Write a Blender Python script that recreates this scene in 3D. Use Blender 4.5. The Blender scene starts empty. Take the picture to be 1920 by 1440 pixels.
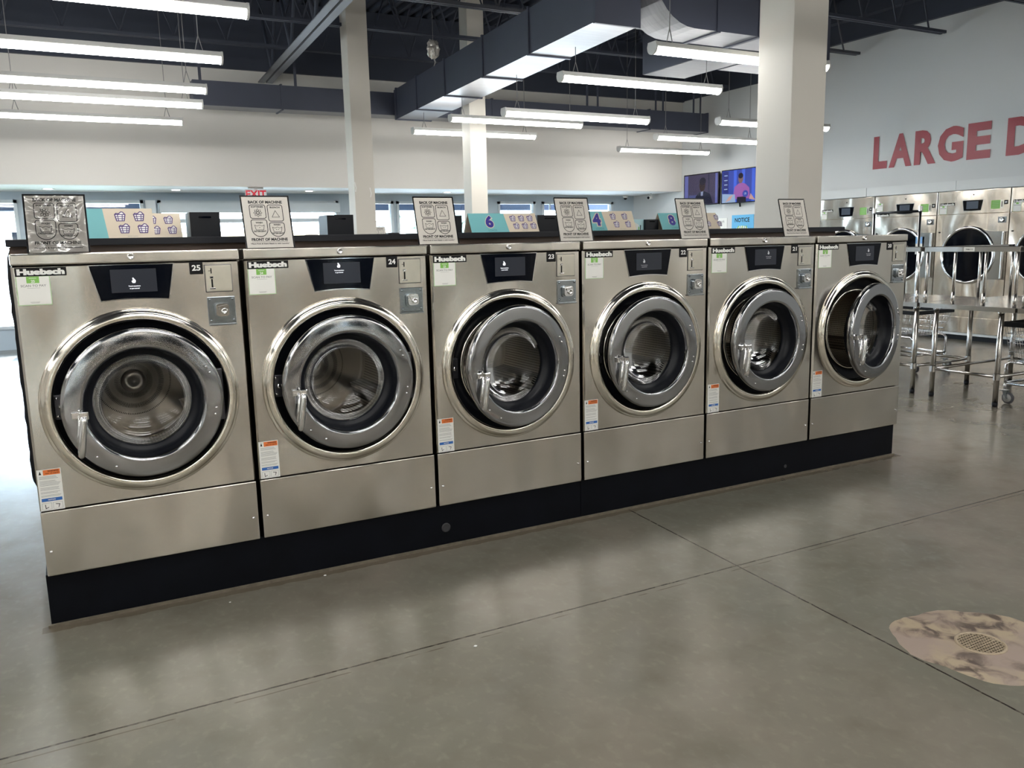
import bpy, bmesh, math, random
from mathutils import Vector, Matrix
random.seed(7)
scene = bpy.context.scene
C = scene.collection
PI = math.pi

# ---------------------------------------------------------------- camera
F_PX, YAW, PITCH, ROLL = 1555.58, 0.4863, -0.1693, -0.0220
CAM = Vector((0.1775, -3.3574, 1.3778))
fwd = Vector((math.sin(YAW)*math.cos(PITCH), math.cos(YAW)*math.cos(PITCH), math.sin(PITCH)))
rgt = Vector((math.cos(YAW), -math.sin(YAW), 0)); upv = rgt.cross(fwd)
r2 = rgt*math.cos(ROLL)+upv*math.sin(ROLL); u2 = -rgt*math.sin(ROLL)+upv*math.cos(ROLL)
cd = bpy.data.cameras.new('camera'); cam = bpy.data.objects.new('camera', cd); C.objects.link(cam)
cd.sensor_width = 36.0; cd.lens = F_PX/1920*36; cd.clip_end = 300; cd.clip_start = .05
cam.matrix_world = Matrix(((r2.x,u2.x,-fwd.x,CAM.x),(r2.y,u2.y,-fwd.y,CAM.y),(r2.z,u2.z,-fwd.z,CAM.z),(0,0,0,1)))
scene.camera = cam
# ---------------------------------------------------------------- world, sun, exposure
w = bpy.data.worlds.new('sky'); scene.world = w; w.use_nodes = True
wn = w.node_tree; bg = wn.nodes['Background']
bg.inputs[0].default_value = (0.72, 0.86, 1.0, 1); bg.inputs[1].default_value = 8.0
sd = bpy.data.lights.new('sun', 'SUN'); sd.energy = 9; sd.angle = math.radians(.8); sd.color = (1, .97, .92)
so = bpy.data.objects.new('sun', sd); C.objects.link(so)
sun_dir = Vector((-.12, -1, -.42))            # light travels this way
so.rotation_euler = sun_dir.to_track_quat('-Z', 'Y').to_euler()
LAMP = 14.5
vs = scene.view_settings
vs.view_transform = 'Standard'; vs.look = 'None'; vs.gamma = 1; vs.use_curve_mapping = False
vs.exposure = 1.33
scene.cycles.use_denoising = True
scene.cycles.max_bounces = 10; scene.cycles.diffuse_bounces = 4; scene.cycles.glossy_bounces = 6
scene.cycles.transparent_max_bounces = 12; scene.cycles.transmission_bounces = 6
scene.cycles.sample_clamp_indirect = 6; scene.cycles.caustics_reflective = False; scene.cycles.caustics_refractive = False

# ---------------------------------------------------------------- materials
def mat(name, col, rough=.5, metal=0, emit=0, spec=.5, noise=None, bump=None, coat=0, coat_rough=.1):
    m = bpy.data.materials.new(name); m.use_nodes = True
    nt = m.node_tree; b = nt.nodes['Principled BSDF']; L = nt.links.new
    b.inputs['Base Color'].default_value = (*col, 1)
    b.inputs['Roughness'].default_value = rough; b.inputs['Metallic'].default_value = metal
    b.inputs['Specular IOR Level'].default_value = spec
    b.inputs['Coat Weight'].default_value = coat; b.inputs['Coat Roughness'].default_value = coat_rough
    if emit:
        b.inputs['Emission Color'].default_value = (*col, 1); b.inputs['Emission Strength'].default_value = emit
    tc = nt.nodes.new('ShaderNodeTexCoord')
    if noise:                                   # (scale, amount, stretch)
        sc, am, st = noise
        mp = nt.nodes.new('ShaderNodeMapping'); mp.inputs['Scale'].default_value = st
        n = nt.nodes.new('ShaderNodeTexNoise'); n.inputs['Scale'].default_value = sc; n.inputs['Detail'].default_value = 5
        mx = nt.nodes.new('ShaderNodeMixRGB'); mx.blend_type = 'MIX'
        mx.inputs[1].default_value = (*[c*(1-am) for c in col], 1); mx.inputs[2].default_value = (*[min(1, c*(1+am)) for c in col], 1)
        L(tc.outputs['Object'], mp.inputs[0]); L(mp.outputs[0], n.inputs[0]); L(n.outputs[0], mx.inputs[0]); L(mx.outputs[0], b.inputs['Base Color'])
    if bump:                                    # (scale, strength, stretch)
        sc, st_, st = bump
        mp2 = nt.nodes.new('ShaderNodeMapping'); mp2.inputs['Scale'].default_value = st
        n2 = nt.nodes.new('ShaderNodeTexNoise'); n2.inputs['Scale'].default_value = sc; n2.inputs['Detail'].default_value = 3
        bp = nt.nodes.new('ShaderNodeBump'); bp.inputs['Strength'].default_value = st_; bp.inputs['Distance'].default_value = .02
        L(tc.outputs['Object'], mp2.inputs[0]); L(mp2.outputs[0], n2.inputs[0]); L(n2.outputs[0], bp.inputs['Height']); L(bp.outputs[0], b.inputs['Normal'])
    return m

def steel_mat(name, col, rough, wave, grain, am=.05):
    m = bpy.data.materials.new(name); m.use_nodes = True
    nt = m.node_tree; b = nt.nodes['Principled BSDF']; L = nt.links.new; N = nt.nodes.new
    b.inputs['Metallic'].default_value = 1
    geo = N('ShaderNodeNewGeometry')
    mp = N('ShaderNodeMapping'); mp.inputs['Scale'].default_value = grain
    n = N('ShaderNodeTexNoise'); n.inputs['Scale'].default_value = 1; n.inputs['Detail'].default_value = 3
    L(geo.outputs['Position'], mp.inputs[0]); L(mp.outputs[0], n.inputs[0])
    cr = N('ShaderNodeMixRGB'); cr.inputs[1].default_value = (*[c*(1-am) for c in col], 1); cr.inputs[2].default_value = (*[min(1, c*(1+am)) for c in col], 1)
    L(n.outputs[0], cr.inputs[0]); L(cr.outputs[0], b.inputs['Base Color'])
    mr = N('ShaderNodeMapRange'); mr.inputs[3].default_value = rough*.85; mr.inputs[4].default_value = rough*1.15
    L(n.outputs[0], mr.inputs[0]); L(mr.outputs[0], b.inputs['Roughness'])
    n2 = N('ShaderNodeTexNoise'); n2.inputs['Scale'].default_value = 2.6; n2.inputs['Detail'].default_value = 1
    mp2 = N('ShaderNodeMapping'); mp2.inputs['Scale'].default_value = (1, 1, .55)
    L(geo.outputs['Position'], mp2.inputs[0]); L(mp2.outputs[0], n2.inputs[0])
    bp = N('ShaderNodeBump'); bp.inputs['Strength'].default_value = wave; bp.inputs['Distance'].default_value = .09
    L(n2.outputs[0], bp.inputs['Height']); L(bp.outputs[0], b.inputs['Normal'])
    if am < .05:            # brushed sideways: reflections smear up and down
        b.inputs['Anisotropic'].default_value = .75; t = N('ShaderNodeCombineXYZ'); t.inputs[2].default_value = 1; L(t.outputs[0], b.inputs['Tangent'])
    return m

def thin_glass(name, tint, refl=1.0, rough=.02):
    m = bpy.data.materials.new(name); m.use_nodes = True
    nt = m.node_tree; nt.nodes.clear(); N = nt.nodes.new; L = nt.links.new
    o = N('ShaderNodeOutputMaterial'); mx = N('ShaderNodeMixShader'); t = N('ShaderNodeBsdfTransparent'); g = N('ShaderNodeBsdfGlossy')
    t.inputs[0].default_value = (*tint, 1); g.inputs['Roughness'].default_value = rough
    f = N('ShaderNodeFresnel'); f.inputs[0].default_value = 1.5
    mm = N('ShaderNodeMath'); mm.operation = 'MULTIPLY'; mm.inputs[1].default_value = refl
    L(f.outputs[0], mm.inputs[0]); L(mm.outputs[0], mx.inputs[0]); L(t.outputs[0], mx.inputs[1]); L(g.outputs[0], mx.inputs[2]); L(mx.outputs[0], o.inputs[0])
    return m

STEEL = steel_mat('brushed_stainless', (.565, .535, .485), .20, .50, (6, 6, 420), .03)
STEEL_D = steel_mat('dryer_stainless', (.80, .73, .64), .20, .60, (400, 400, 6), .03)
STEEL_T = steel_mat('table_stainless', (.58, .56, .53), .2, .04, (5, 60, 5))
CHROME = mat('polished_chrome', (.70, .70, .70), .07, 1)
CHROMED = mat('satin_chrome_door', (.37, .375, .39), .09, 1)
RIM = mat('polished_stainless_rim', (.76, .72, .64), .12, 1)
DRUM = steel_mat('drum_stainless', (.60, .56, .50), .3, .02, (60, 60, 60))
BLACKP = mat('black_plastic', (.004, .005, .008), .4, spec=.25)
BLACKG = mat('black_glass', (.002, .003, .006), .08, spec=.18)
BLACKB = mat('black_painted_base', (.0025, .0032, .0055), .5, spec=.12, noise=(9, .5, (1, 1, 1)))
RUBBER = mat('black_rubber', (.003, .004, .007), .4, spec=.25)
SCREEN = mat('dim_lcd', (.022, .024, .030), .12, emit=.2, spec=.2)
SCRTXT = mat('lcd_text', (.8, .82, .88), .4, emit=.7)
WHITE = mat('white_vinyl', (.78, .78, .75), .4)
PAPER = mat('printed_paper', (.66, .62, .56), .45)
PAPERS = mat('white_label', (.80, .80, .76), .45)
INK = mat('black_ink', (.006, .006, .007), .5, spec=.2)
GREY = mat('grey_ink', (.25, .25, .25), .5)
GREEN = mat('green_ink', (.22, .50, .10), .45)
LGREEN = mat('pale_green_border', (.42, .60, .33), .45)
ORANGE = mat('orange_ink', (.80, .20, .05), .45)
BLUE = mat('blue_ink', (.03, .13, .42), .45)
TEAL = mat('teal_card', (.15, .40, .42), .55)
BEIGE = mat('beige_card', (.58, .50, .39), .6)
NAVY = mat('navy_ink', (.035, .025, .22), .5)
PURPLE = mat('purple_ink', (.09, .05, .19), .5)
BLACKH = mat('black_acrylic_back', (.01, .01, .012), .2)
ACRYL = thin_glass('clear_acrylic', (.95, .96, .97))
WOOD = mat('dark_brown_laminate', (.085, .050, .034), .45, noise=(3, .35, (1, 8, 20)))
LEDGE = mat('black_laminate_top', (.006, .007, .011), .5, spec=.3)
GLASSD = thin_glass('door_glass', (.80, .80, .80), .6, .03)
GLASSW = thin_glass('window_glass', (.93, .97, 1.0), 1.0)
def perf_mat():
    m = steel_mat('perforated_drum', (.52, .48, .42), .32, .02, (60, 60, 60)); nt = m.node_tree; b = nt.nodes['Principled BSDF']; L = nt.links.new; N = nt.nodes.new
    tc = N('ShaderNodeTexCoord'); sp = N('ShaderNodeSeparateXYZ'); L(tc.outputs['Object'], sp.inputs[0])
    def M(op, a, c=None):
        x = N('ShaderNodeMath'); x.operation = op
        for i, v in enumerate((a, c)):
            if v is None: continue
            if isinstance(v, (int, float)): x.inputs[i].default_value = v
            else: L(v, x.inputs[i])
        return x.outputs[0]
    ang = M('ARCTAN2', M('SUBTRACT', sp.outputs['Z'], .824), M('SUBTRACT', sp.outputs['X'], .388))
    u = M('MULTIPLY', ang, .262/.0125); v = M('DIVIDE', sp.outputs['Y'], .0125)
    du = M('SUBTRACT', M('FRACT', u), .5); dv = M('SUBTRACT', M('FRACT', v), .5)
    d = M('LESS_THAN', M('ADD', M('MULTIPLY', du, du), M('MULTIPLY', dv, dv)), .07); d = M('MULTIPLY', d, M('LESS_THAN', sp.outputs['Y'], .555))
    src = b.inputs['Base Color'].links[0].from_socket; mx = N('ShaderNodeMixRGB'); mx.inputs[2].default_value = (.01, .01, .01, 1)
    L(d, mx.inputs[0]); L(src, mx.inputs[1]); L(mx.outputs[0], b.inputs['Base Color']); return m
PERF = perf_mat()
GLASST = thin_glass('dryer_glass', (.10, .11, .12), 1.2, .03)
WALLM = mat('off_white_wall', (.70, .675, .635), .75, noise=(1.2, .03, (1, 1, 1)), bump=(90, .04, (1, 1, 1)))
WALLR = mat('grey_white_wall', (.62, .635, .635), .7, noise=(1.2, .03, (1, 1, 1)))
SOFF = mat('soffit_white', (.84, .87, .89), .7)
COLM = mat('column_paint', (.62, .59, .53), .6, noise=(2, .03, (1, 1, 1)))
FRAMEM = mat('pale_window_frame', (.60, .66, .70), .45)
TRIMW = mat('pale_trim_panel', (.66, .68, .68), .4)
NAVYC = mat('dark_blue_black_paint', (.036, .044, .066), .7, noise=(1.5, .2, (1, 1, 1)))
DUCTM = mat('charcoal_duct_paint', (.046, .053, .080), .55, noise=(2, .15, (1, 1, 1)))
DUCTL = mat('pale_duct_underside', (.19, .195, .215), .4, .3, noise=(3, .25, (1, 14, 1)))  # undersides coloured paler than the duct sides
GIRD = mat('grey_beam_lit_from_below', (.22, .23, .26), .6)  # paler grey than the ceiling steel, standing for light from below
LAMPH = mat('white_enamel_housing', (.70, .70, .68), .4)
LAMPE = mat('lit_diffuser', (1.0, .985, .95), .5, emit=LAMP)
SPOTE = mat('lit_downlight', (1.0, .98, .95), .5, emit=5)
REDL = mat('red_wall_vinyl', (.29, .012, .028), .4)
TVB = mat('tv_bezel', (.006, .006, .008), .2)
def em(name, col, e=1.0):          # backlit display or sign colour: dark surface, coloured light
    m = mat(name, col, .15, emit=e*.28, spec=.2); m.node_tree.nodes['Principled BSDF'].inputs['Base Color'].default_value = (*[c*.15 for c in col], 1); return m
RUBG = mat('grey_caster_rubber', (.10, .10, .11), .6)
LATCHM = mat('dark_latch', (.08, .08, .09), .35, .8)
WINGM = mat('door_wing_mirror', (.52, .52, .50), .16, 1)
HUBM = mat('pale_hub', (.45, .45, .43), .5)
BRASS = mat('coin_plate_nickel', (.66, .63, .55), .28, 1, noise=(25, .08, (1, 1, 1)))
ZINC = mat('zinc_lock_plate', (.30, .33, .35), .2, 1, noise=(30, .2, (1, 1, 1)))
WHITEB = mat('grout_sealant', (.45, .44, .40), .7)

def floor_mat():
    m = bpy.data.materials.new('polished_concrete'); m.use_nodes = True
    nt = m.node_tree; b = nt.nodes['Principled BSDF']; L = nt.links.new; N = nt.nodes.new
    geo = N('ShaderNodeNewGeometry'); sep = N('ShaderNodeSeparateXYZ'); L(geo.outputs['Position'], sep.inputs[0])
    def noise(sc, det=4, dist=0, st=(1, 1, 1)):
        mp = N('ShaderNodeMapping'); mp.inputs['Scale'].default_value = st
        n = N('ShaderNodeTexNoise'); n.inputs['Scale'].default_value = sc; n.inputs['Detail'].default_value = det; n.inputs['Distortion'].default_value = dist
        L(geo.outputs['Position'], mp.inputs[0]); L(mp.outputs[0], n.inputs[0]); return n.outputs[0]
    def math_(op, a, bb=None, c=None):
        x = N('ShaderNodeMath'); x.operation = op
        for i, v in enumerate((a, bb, c)):
            if v is None: continue
            if isinstance(v, (int, float)): x.inputs[i].default_value = v
            else: L(v, x.inputs[i])
        return x.outputs[0]
    def mix(f, c1, c2):
        x = N('ShaderNodeMixRGB')
        for i, v in enumerate((f, c1, c2)):
            if isinstance(v, (int, float)): x.inputs[i].default_value = v
            elif isinstance(v, tuple): x.inputs[i].default_value = (*v, 1)
            else: L(v, x.inputs[i])
        return x.outputs[0]
    def ramp(v, a, bb):
        x = N('ShaderNodeMapRange'); x.inputs[1].default_value = a; x.inputs[2].default_value = bb; L(v, x.inputs[0]); return x.outputs[0]
    big = ramp(noise(1.1, 5, .6), .35, .65)
    col = mix(big, (.146, .133, .103), (.232, .196, .160))
    col = mix(ramp(noise(.5, 3), .4, .62), col, (.160, .153, .122))
    col = mix(math_('MULTIPLY', ramp(noise(9, 6, .8), .48, .8), .5), col, (.21, .195, .155))
    col = mix(math_('MULTIPLY', ramp(noise(34, 8, 0, (1, .7, 1)), .54, .74), .25), col, (.27, .25, .2))
    col = mix(math_('MULTIPLY', ramp(noise(6, 8, .2), .50, .72), .30), col, (.11, .095, .07))
    # saw cut joints: one along x, one across it, both repeated on a slab grid
    wob = math_('MULTIPLY', math_('SUBTRACT', noise(14, 4), .5), .006)
    yv = math_('ADD', sep.outputs['Y'], wob)
    xv = math_('ADD', math_('ADD', sep.outputs['X'], wob), math_('MULTIPLY', sep.outputs['Y'], -.062))
    def line(v, off, per, wd):
        t = math_('SUBTRACT', v, off); t = math_('DIVIDE', t, per); t = math_('SUBTRACT', t, math_('ROUND', t))
        return math_('LESS_THAN', math_('MULTIPLY', math_('ABSOLUTE', t), per), wd)
    j = math_('MAXIMUM', line(yv, -.838, 4.2, .0042), line(xv, 2.625, 4.4, .0038))
    brk = ramp(noise(30, 4), .36, .5)
    col = mix(math_('MULTIPLY', j, math_('ADD', math_('MULTIPLY', brk, .5), .5)), col, (.030, .022, .016))
    j2 = math_('MULTIPLY', line(yv, -.870, 4.2, .003), ramp(noise(5, 2, 0, (1, .1, 1)), .52, .56))
    col = mix(math_('MULTIPLY', j2, .7), col, (.07, .055, .04))
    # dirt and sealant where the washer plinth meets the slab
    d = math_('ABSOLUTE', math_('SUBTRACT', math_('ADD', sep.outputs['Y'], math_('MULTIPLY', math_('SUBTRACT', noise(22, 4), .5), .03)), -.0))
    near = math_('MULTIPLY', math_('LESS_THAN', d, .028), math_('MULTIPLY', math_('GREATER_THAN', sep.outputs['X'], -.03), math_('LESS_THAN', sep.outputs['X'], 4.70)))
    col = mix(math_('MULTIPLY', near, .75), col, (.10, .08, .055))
    L(col, b.inputs['Base Color'])
    rr = N('ShaderNodeMapRange'); rr.inputs[1].default_value = .3; rr.inputs[2].default_value = .7; rr.inputs[3].default_value = .18; rr.inputs[4].default_value = .262
    L(noise(4, 6, .5), rr.inputs[0]); L(rr.outputs[0], b.inputs['Roughness'])
    b.inputs['Specular IOR Level'].default_value = .5
    bp = N('ShaderNodeBump'); bp.inputs['Strength'].default_value = .12; bp.inputs['Distance'].default_value = .01
    h = math_('SUBTRACT', noise(7, 5), math_('MULTIPLY', j, .8)); L(h, bp.inputs['Height']); bp.inputs['Strength'].default_value = .07; L(bp.outputs[0], b.inputs['Normal'])
    return m
FLOORM = floor_mat()

def patch_mat():
    m = bpy.data.materials.new('stained_patch_concrete'); m.use_nodes = True
    nt = m.node_tree; b = nt.nodes['Principled BSDF']; L = nt.links.new; N = nt.nodes.new
    tc = N('ShaderNodeTexCoord')
    n = N('ShaderNodeTexNoise'); n.inputs['Scale'].default_value = 13; n.inputs['Detail'].default_value = 9; n.inputs['Distortion'].default_value = .7
    n3 = N('ShaderNodeTexNoise'); n3.inputs['Scale'].default_value = 4; n3.inputs['Detail'].default_value = 6
    L(tc.outputs['Object'], n.inputs[0]); L(tc.outputs['Object'], n3.inputs[0])
    r = N('ShaderNodeValToRGB'); r.color_ramp.elements[0].position = .40; r.color_ramp.elements[0].color = (.085, .060, .045, 1)
    r.color_ramp.elements[1].position = .56; r.color_ramp.elements[1].color = (.37, .295, .20, 1)
    e = r.color_ramp.elements.new(.48); e.color = (.26, .20, .15, 1)
    L(n.outputs[0], r.inputs[0])
    mx = N('ShaderNodeMixRGB'); mx.inputs[2].default_value = (.31, .24, .20, 1); r2_ = N('ShaderNodeMapRange'); r2_.inputs[1].default_value = .45; r2_.inputs[2].default_value = .6
    L(n3.outputs[0], r2_.inputs[0]); L(r2_.outputs[0], mx.inputs[0]); L(r.outputs[0], mx.inputs[1]); L(mx.outputs[0], b.inputs['Base Color'])
    b.inputs['Roughness'].default_value = .6
    bp = N('ShaderNodeBump'); bp.inputs['Strength'].default_value = .4; bp.inputs['Distance'].default_value = .01
    L(n.outputs[0], bp.inputs['Height']); L(bp.outputs[0], b.inputs['Normal'])
    return m
PATCHM = patch_mat()

# ---------------------------------------------------------------- mesh helpers
_txt = {}
def text_mesh(s, bold=0.0):
    k = (s, bold)
    if k not in _txt:
        cu = bpy.data.curves.new('t', 'FONT'); cu.body = s; cu.size = 1; cu.offset = bold; cu.resolution_u = 3
        o = bpy.data.objects.new('t', cu); C.objects.link(o)
        dg = bpy.context.evaluated_depsgraph_get(); me = o.evaluated_get(dg).to_mesh()
        vs_ = [v.co.copy() for v in me.vertices]; fs = [tuple(p.vertices) for p in me.polygons]
        o.evaluated_get(dg).to_mesh_clear(); bpy.data.objects.remove(o); bpy.data.curves.remove(cu)
        x0 = min(v.x for v in vs_); x1 = max(v.x for v in vs_); y0 = min(v.y for v in vs_); y1 = max(v.y for v in vs_)
        _txt[k] = ([((v.x-x0), (v.y-y0)) for v in vs_], fs, x1-x0, y1-y0)
    return _txt[k]

class MB:
    def __init__(s): s.bm = bmesh.new()
    def face(s, pts, m=0, smooth=False):
        try: f = s.bm.faces.new([s.bm.verts.new(p) for p in pts])
        except ValueError: return
        f.material_index = m; f.smooth = smooth; return f
    def box(s, x0, x1, y0, y1, z0, z1, m=0, bev=0):
        r = bmesh.ops.create_cube(s.bm, size=1)
        for v in r['verts']:
            v.co = Vector(((x0+x1)/2+v.co.x*(x1-x0), (y0+y1)/2+v.co.y*(y1-y0), (z0+z1)/2+v.co.z*(z1-z0)))
        fs = {f for v in r['verts'] for f in v.link_faces}
        for f in fs: f.material_index = m
        if bev:
            es = list({e for v in r['verts'] for e in v.link_edges})
            q = bmesh.ops.bevel(s.bm, geom=es, offset=bev, segments=2, affect='EDGES', profile=.6)
            for f in q['faces']: f.material_index = m
        return s
    def tube(s, pts, r, seg=8, m=0, cap=True):
        pts = [Vector(p) for p in pts]; rings = []
        n = len(pts); up = None
        for i, p in enumerate(pts):
            d = (pts[min(i+1, n-1)]-pts[max(i-1, 0)]).normalized()
            if up is None: up = Vector((0, 0, 1)) if abs(d.z) < .9 else Vector((1, 0, 0))
            a = d.cross(up).normalized(); b = a.cross(d).normalized(); up = b
            rr = r[i] if isinstance(r, (list, tuple)) else r
            rings.append([s.bm.verts.new(p+a*math.cos(t*2*PI/seg)*rr+b*math.sin(t*2*PI/seg)*rr) for t in range(seg)])
        for i in range(n-1):
            for t in range(seg):
                f = s.bm.faces.new((rings[i][t], rings[i][(t+1) % seg], rings[i+1][(t+1) % seg], rings[i+1][t])); f.material_index = m; f.smooth = True
        if cap:
            for q in (rings[0], rings[-1][::-1]):
                f = s.bm.faces.new(q[::-1]); f.material_index = m
        return s
    def lathe(s, prof, o=(0, 0, 0), axis='y', seg=64, m=0, close=False, ms=None):
        """prof: (radius, height along axis)"""
        o = Vector(o); rings = []
        def P(r, h, t):
            c, q = math.cos(t)*r, math.sin(t)*r
            if axis == 'y': return o+Vector((c, h, q))
            if axis == 'z': return o+Vector((c, q, h))
            return o+Vector((h, c, q))
        for r, h in prof:
            if r < 1e-6: rings.append([s.bm.verts.new(P(0, h, 0))]*seg)
            else: rings.append([s.bm.verts.new(P(r, h, 2*PI*k/seg)) for k in range(seg)])
        n = len(prof); rng = range(n if close else n-1)
        for i in rng:
            a, b = rings[i], rings[(i+1) % n]
            for k in range(seg):
                q = []
                for v in (a[k], a[(k+1) % seg], b[(k+1) % seg], b[k]):
                    if v not in q: q.append(v)
                if len(q) < 3: continue
                try: f = s.bm.faces.new(q)
                except ValueError: continue
                f.material_index = ms[i] if ms else m; f.smooth = True
        return s
    def prism(s, pts2, ax, d0, d1, m=0):
        """extrude polygon; ax 'y': pts (x,z); 'x': (y,z); 'z': (x,y)"""
        def P(p, d):
            return {'y': (p[0], d, p[1]), 'x': (d, p[0], p[1]), 'z': (p[0], p[1], d)}[ax]
        a = [s.bm.verts.new(P(p, d0)) for p in pts2]; b = [s.bm.verts.new(P(p, d1)) for p in pts2]; n = len(pts2)
        for q in (a, b[::-1]):
            f = s.bm.faces.new(q); f.material_index = m
        for i in range(n):
            f = s.bm.faces.new((a[i], b[i], b[(i+1) % n], a[(i+1) % n])); f.material_index = m
        return s
    def plane2(s, fr, pts, m=0, off=0):
        o, u, v, n = fr
        s.face([o+u*p[0]+v*p[1]+n*off for p in pts], m); return s
    def ribbon(s, fr, pts, wd, m=0, off=0, closed=False):
        n = len(pts); rng = range(n if closed else n-1)
        for i in rng:
            a = Vector(pts[i]).to_2d() if len(pts[i]) == 3 else Vector(pts[i]); b = Vector(pts[(i+1) % n])
            d = (b-a)
            if d.length < 1e-7: continue
            d.normalize(); q = Vector((-d.y, d.x))*wd/2; e = d*wd*.4
            s.plane2(fr, [a-e-q, b+e-q, b+e+q, a-e+q], m, off)
        return s
    def text(s, fr, t, x, y, h, m=0, off=0, bold=0, align='c', wd=None):
        """text box of height h centred at (x,y) in frame"""
        vs_, fs, W, H = text_mesh(t, bold); k = h/H; kx = (wd/W) if wd else k
        ox = {'c': x-W*kx/2, 'l': x, 'r': x-W*kx}[align]; oy = y-h/2
        o, u, v, n = fr
        bv = [s.bm.verts.new(o+u*(ox+p[0]*kx)+v*(oy+p[1]*k)+n*off) for p in vs_]
        for f in fs:
            try: g = s.bm.faces.new([bv[i] for i in f]); g.material_index = m
            except ValueError: pass
        return s
    def build(s, name, mats, parent=None, loc=None, recalc=True):
        if recalc: bmesh.ops.recalc_face_normals(s.bm, faces=s.bm.faces)
        me = bpy.data.meshes.new(name); s.bm.to_mesh(me); s.bm.free()
        for mm in (mats if isinstance(mats, (list, tuple)) else [mats]): me.materials.append(mm)
        o = bpy.data.objects.new(name, me); C.objects.link(o)
        if parent: o.parent = parent
        if loc is not None: o.location = loc
        return o

def thing(name, label, cat, loc=(0, 0, 0), rotz=0, group=None):
    o = bpy.data.objects.new(name, None); C.objects.link(o); o.empty_display_size = .1
    o.location = loc; o.rotation_euler = (0, 0, rotz); o['label'] = label; o['category'] = cat
    if group: o['group'] = group
    return o
def tag(o, label, cat, group=None):
    o['label'] = label; o['category'] = cat
    if group: o['group'] = group
    return o
def struct(o): o['kind'] = 'structure'; return o
def inst(name, src, parent, loc=None):
    """a copy of a part sharing its mesh"""
    o = src.copy(); o.name = name; C.objects.link(o); o.parent = parent
    if loc is not None: o.location = loc
    return o
def copy_tree(o, parent=None):
    c = o.copy(); C.objects.link(c); c.parent = parent
    for ch in list(o.children): copy_tree(ch, c)
    return c
def frame(o, u, v):
    u = Vector(u).normalized(); v = Vector(v).normalized(); return (Vector(o), u, v, u.cross(v))
XZ = lambda y, x=0, z=0: frame((x, y, z), (1, 0, 0), (0, 0, 1))      # faces -y
def rrect(x0, x1, z0, z1, r, n=4, rb=None):
    rb = r if rb is None else rb; o = []
    for cx, cz, rr, a0 in ((x1-rb, z0+rb, rb, -90), (x1-r, z1-r, r, 0), (x0+r, z1-r, r, 90), (x0+rb, z0+rb, rb, 180)):
        for k in range(n+1):
            a = math.radians(a0+90*k/n); o.append((cx+rr*math.cos(a), cz+rr*math.sin(a)))
    return o

# ================================================================ room shell
XW, XE, YS, YN = -7.0, 10.38, -7.5, 10.54
CEIL = 4.75; HEAD_L = 2.12
m = MB(); m.box(XW-.3, XE+.3, YS-.3, YN+.12, -.12, 0); struct(m.build('floor', FLOORM))
# corrugated deck, ribs running along y
m = MB(); x = XW-.2; pr = []
while x < XE+.2: pr += [(x, CEIL), (x+.05, CEIL), (x+.075, CEIL+.06), (x+.155, CEIL+.06)]; x += .18
top = pr+[(pr[-1][0], CEIL+.2), (pr[0][0], CEIL+.2)]
for i in range(len(pr)-1):
    a, b = pr[i], pr[i+1]; m.face([(a[0], YS-.2, a[1]), (b[0], YS-.2, b[1]), (b[0], YN, b[1]), (a[0], YN, a[1])])
m.box(XW-.2, XE+.2, YS-.2, YN+.2, CEIL+.08, CEIL+.2)
struct(m.build('ceiling', NAVYC, recalc=False))
# right (east) wall, upper dark band
m = MB(); m.box(XE, XE+.15, YS, YN+.12, 0, CEIL)
struct(m.build('wall_right', WALLR))
m = MB(); m.box(XE-.07, XE-.001, YS, 6.6, 4.09, CEIL); m.box(XE-.03, XE-.001, 6.6, 9.0, 3.825, CEIL)
m.box(XE-.20, XE-.07, YS, 6.6, 4.35, 4.62)
struct(m.build('trim_1', NAVYC))
# left and rear walls
lo_ = [(5.6, 8.4)]  # unseen left window, added for daylight and reflections in the steel
m = MB(); m.box(XW-.15, XW, YS, YN+.12, HEAD_L, CEIL); m.box(XW-.15, XW, YS, YN+.12, 0, .3); yy_ = [YS]+[v for o in lo_ for v in o]+[YN+.12]
for i in range(0, len(yy_), 2): m.box(XW-.15, XW, yy_[i], yy_[i+1], .3, HEAD_L)
struct(m.build('wall_left', WALLM))
for i, (a, b) in enumerate(lo_):
    m = MB()
    for q in ((a, a+.045, .3, HEAD_L), (b-.045, b, .3, HEAD_L), (a, b, HEAD_L-.045, HEAD_L), (a, b, .3, .345), ((a+b)/2-.02, (a+b)/2+.02, .3, HEAD_L)): m.box(XW-.12, XW+.02, q[0], q[1], q[2], q[3])
    o = struct(m.build('window_%d' % (20+i), FRAMEM)); g = MB(); g.box(XW-.06, XW-.054, a+.045, b-.045, .345, HEAD_L-.045); g.build('pane', GLASSW, o)
m = MB(); m.box(XW, XE, YS-.15, YS, 0, CEIL); struct(m.build('wall_rear', WALLM))
m = MB(); m.box(XW+.001, XW+.05, YS, 9.0, 3.82, CEIL); m.box(XW, XE, YS+.001, YS+.05, 3.4, CEIL); struct(m.build('trim_5', NAVYC))  # unseen dark upper bands, added so chrome and steel reflect something dark
# soffit drop wall in front of the shop windows + its ceiling
m = MB(); m.box(XW, XE-.002, 9.05, 9.18, 2.235, 3.81); struct(m.build('wall_soffit', WALLM))
m = MB(); m.box(XW, XE-.002, 9.0, 9.18, 3.811, CEIL); struct(m.build('trim_2', NAVYC))
m = MB(); m.box(XW, XE-.002, 9.181, YN, 2.236, 2.32); struct(m.build('ceiling_entrance', SOFF))
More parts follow.
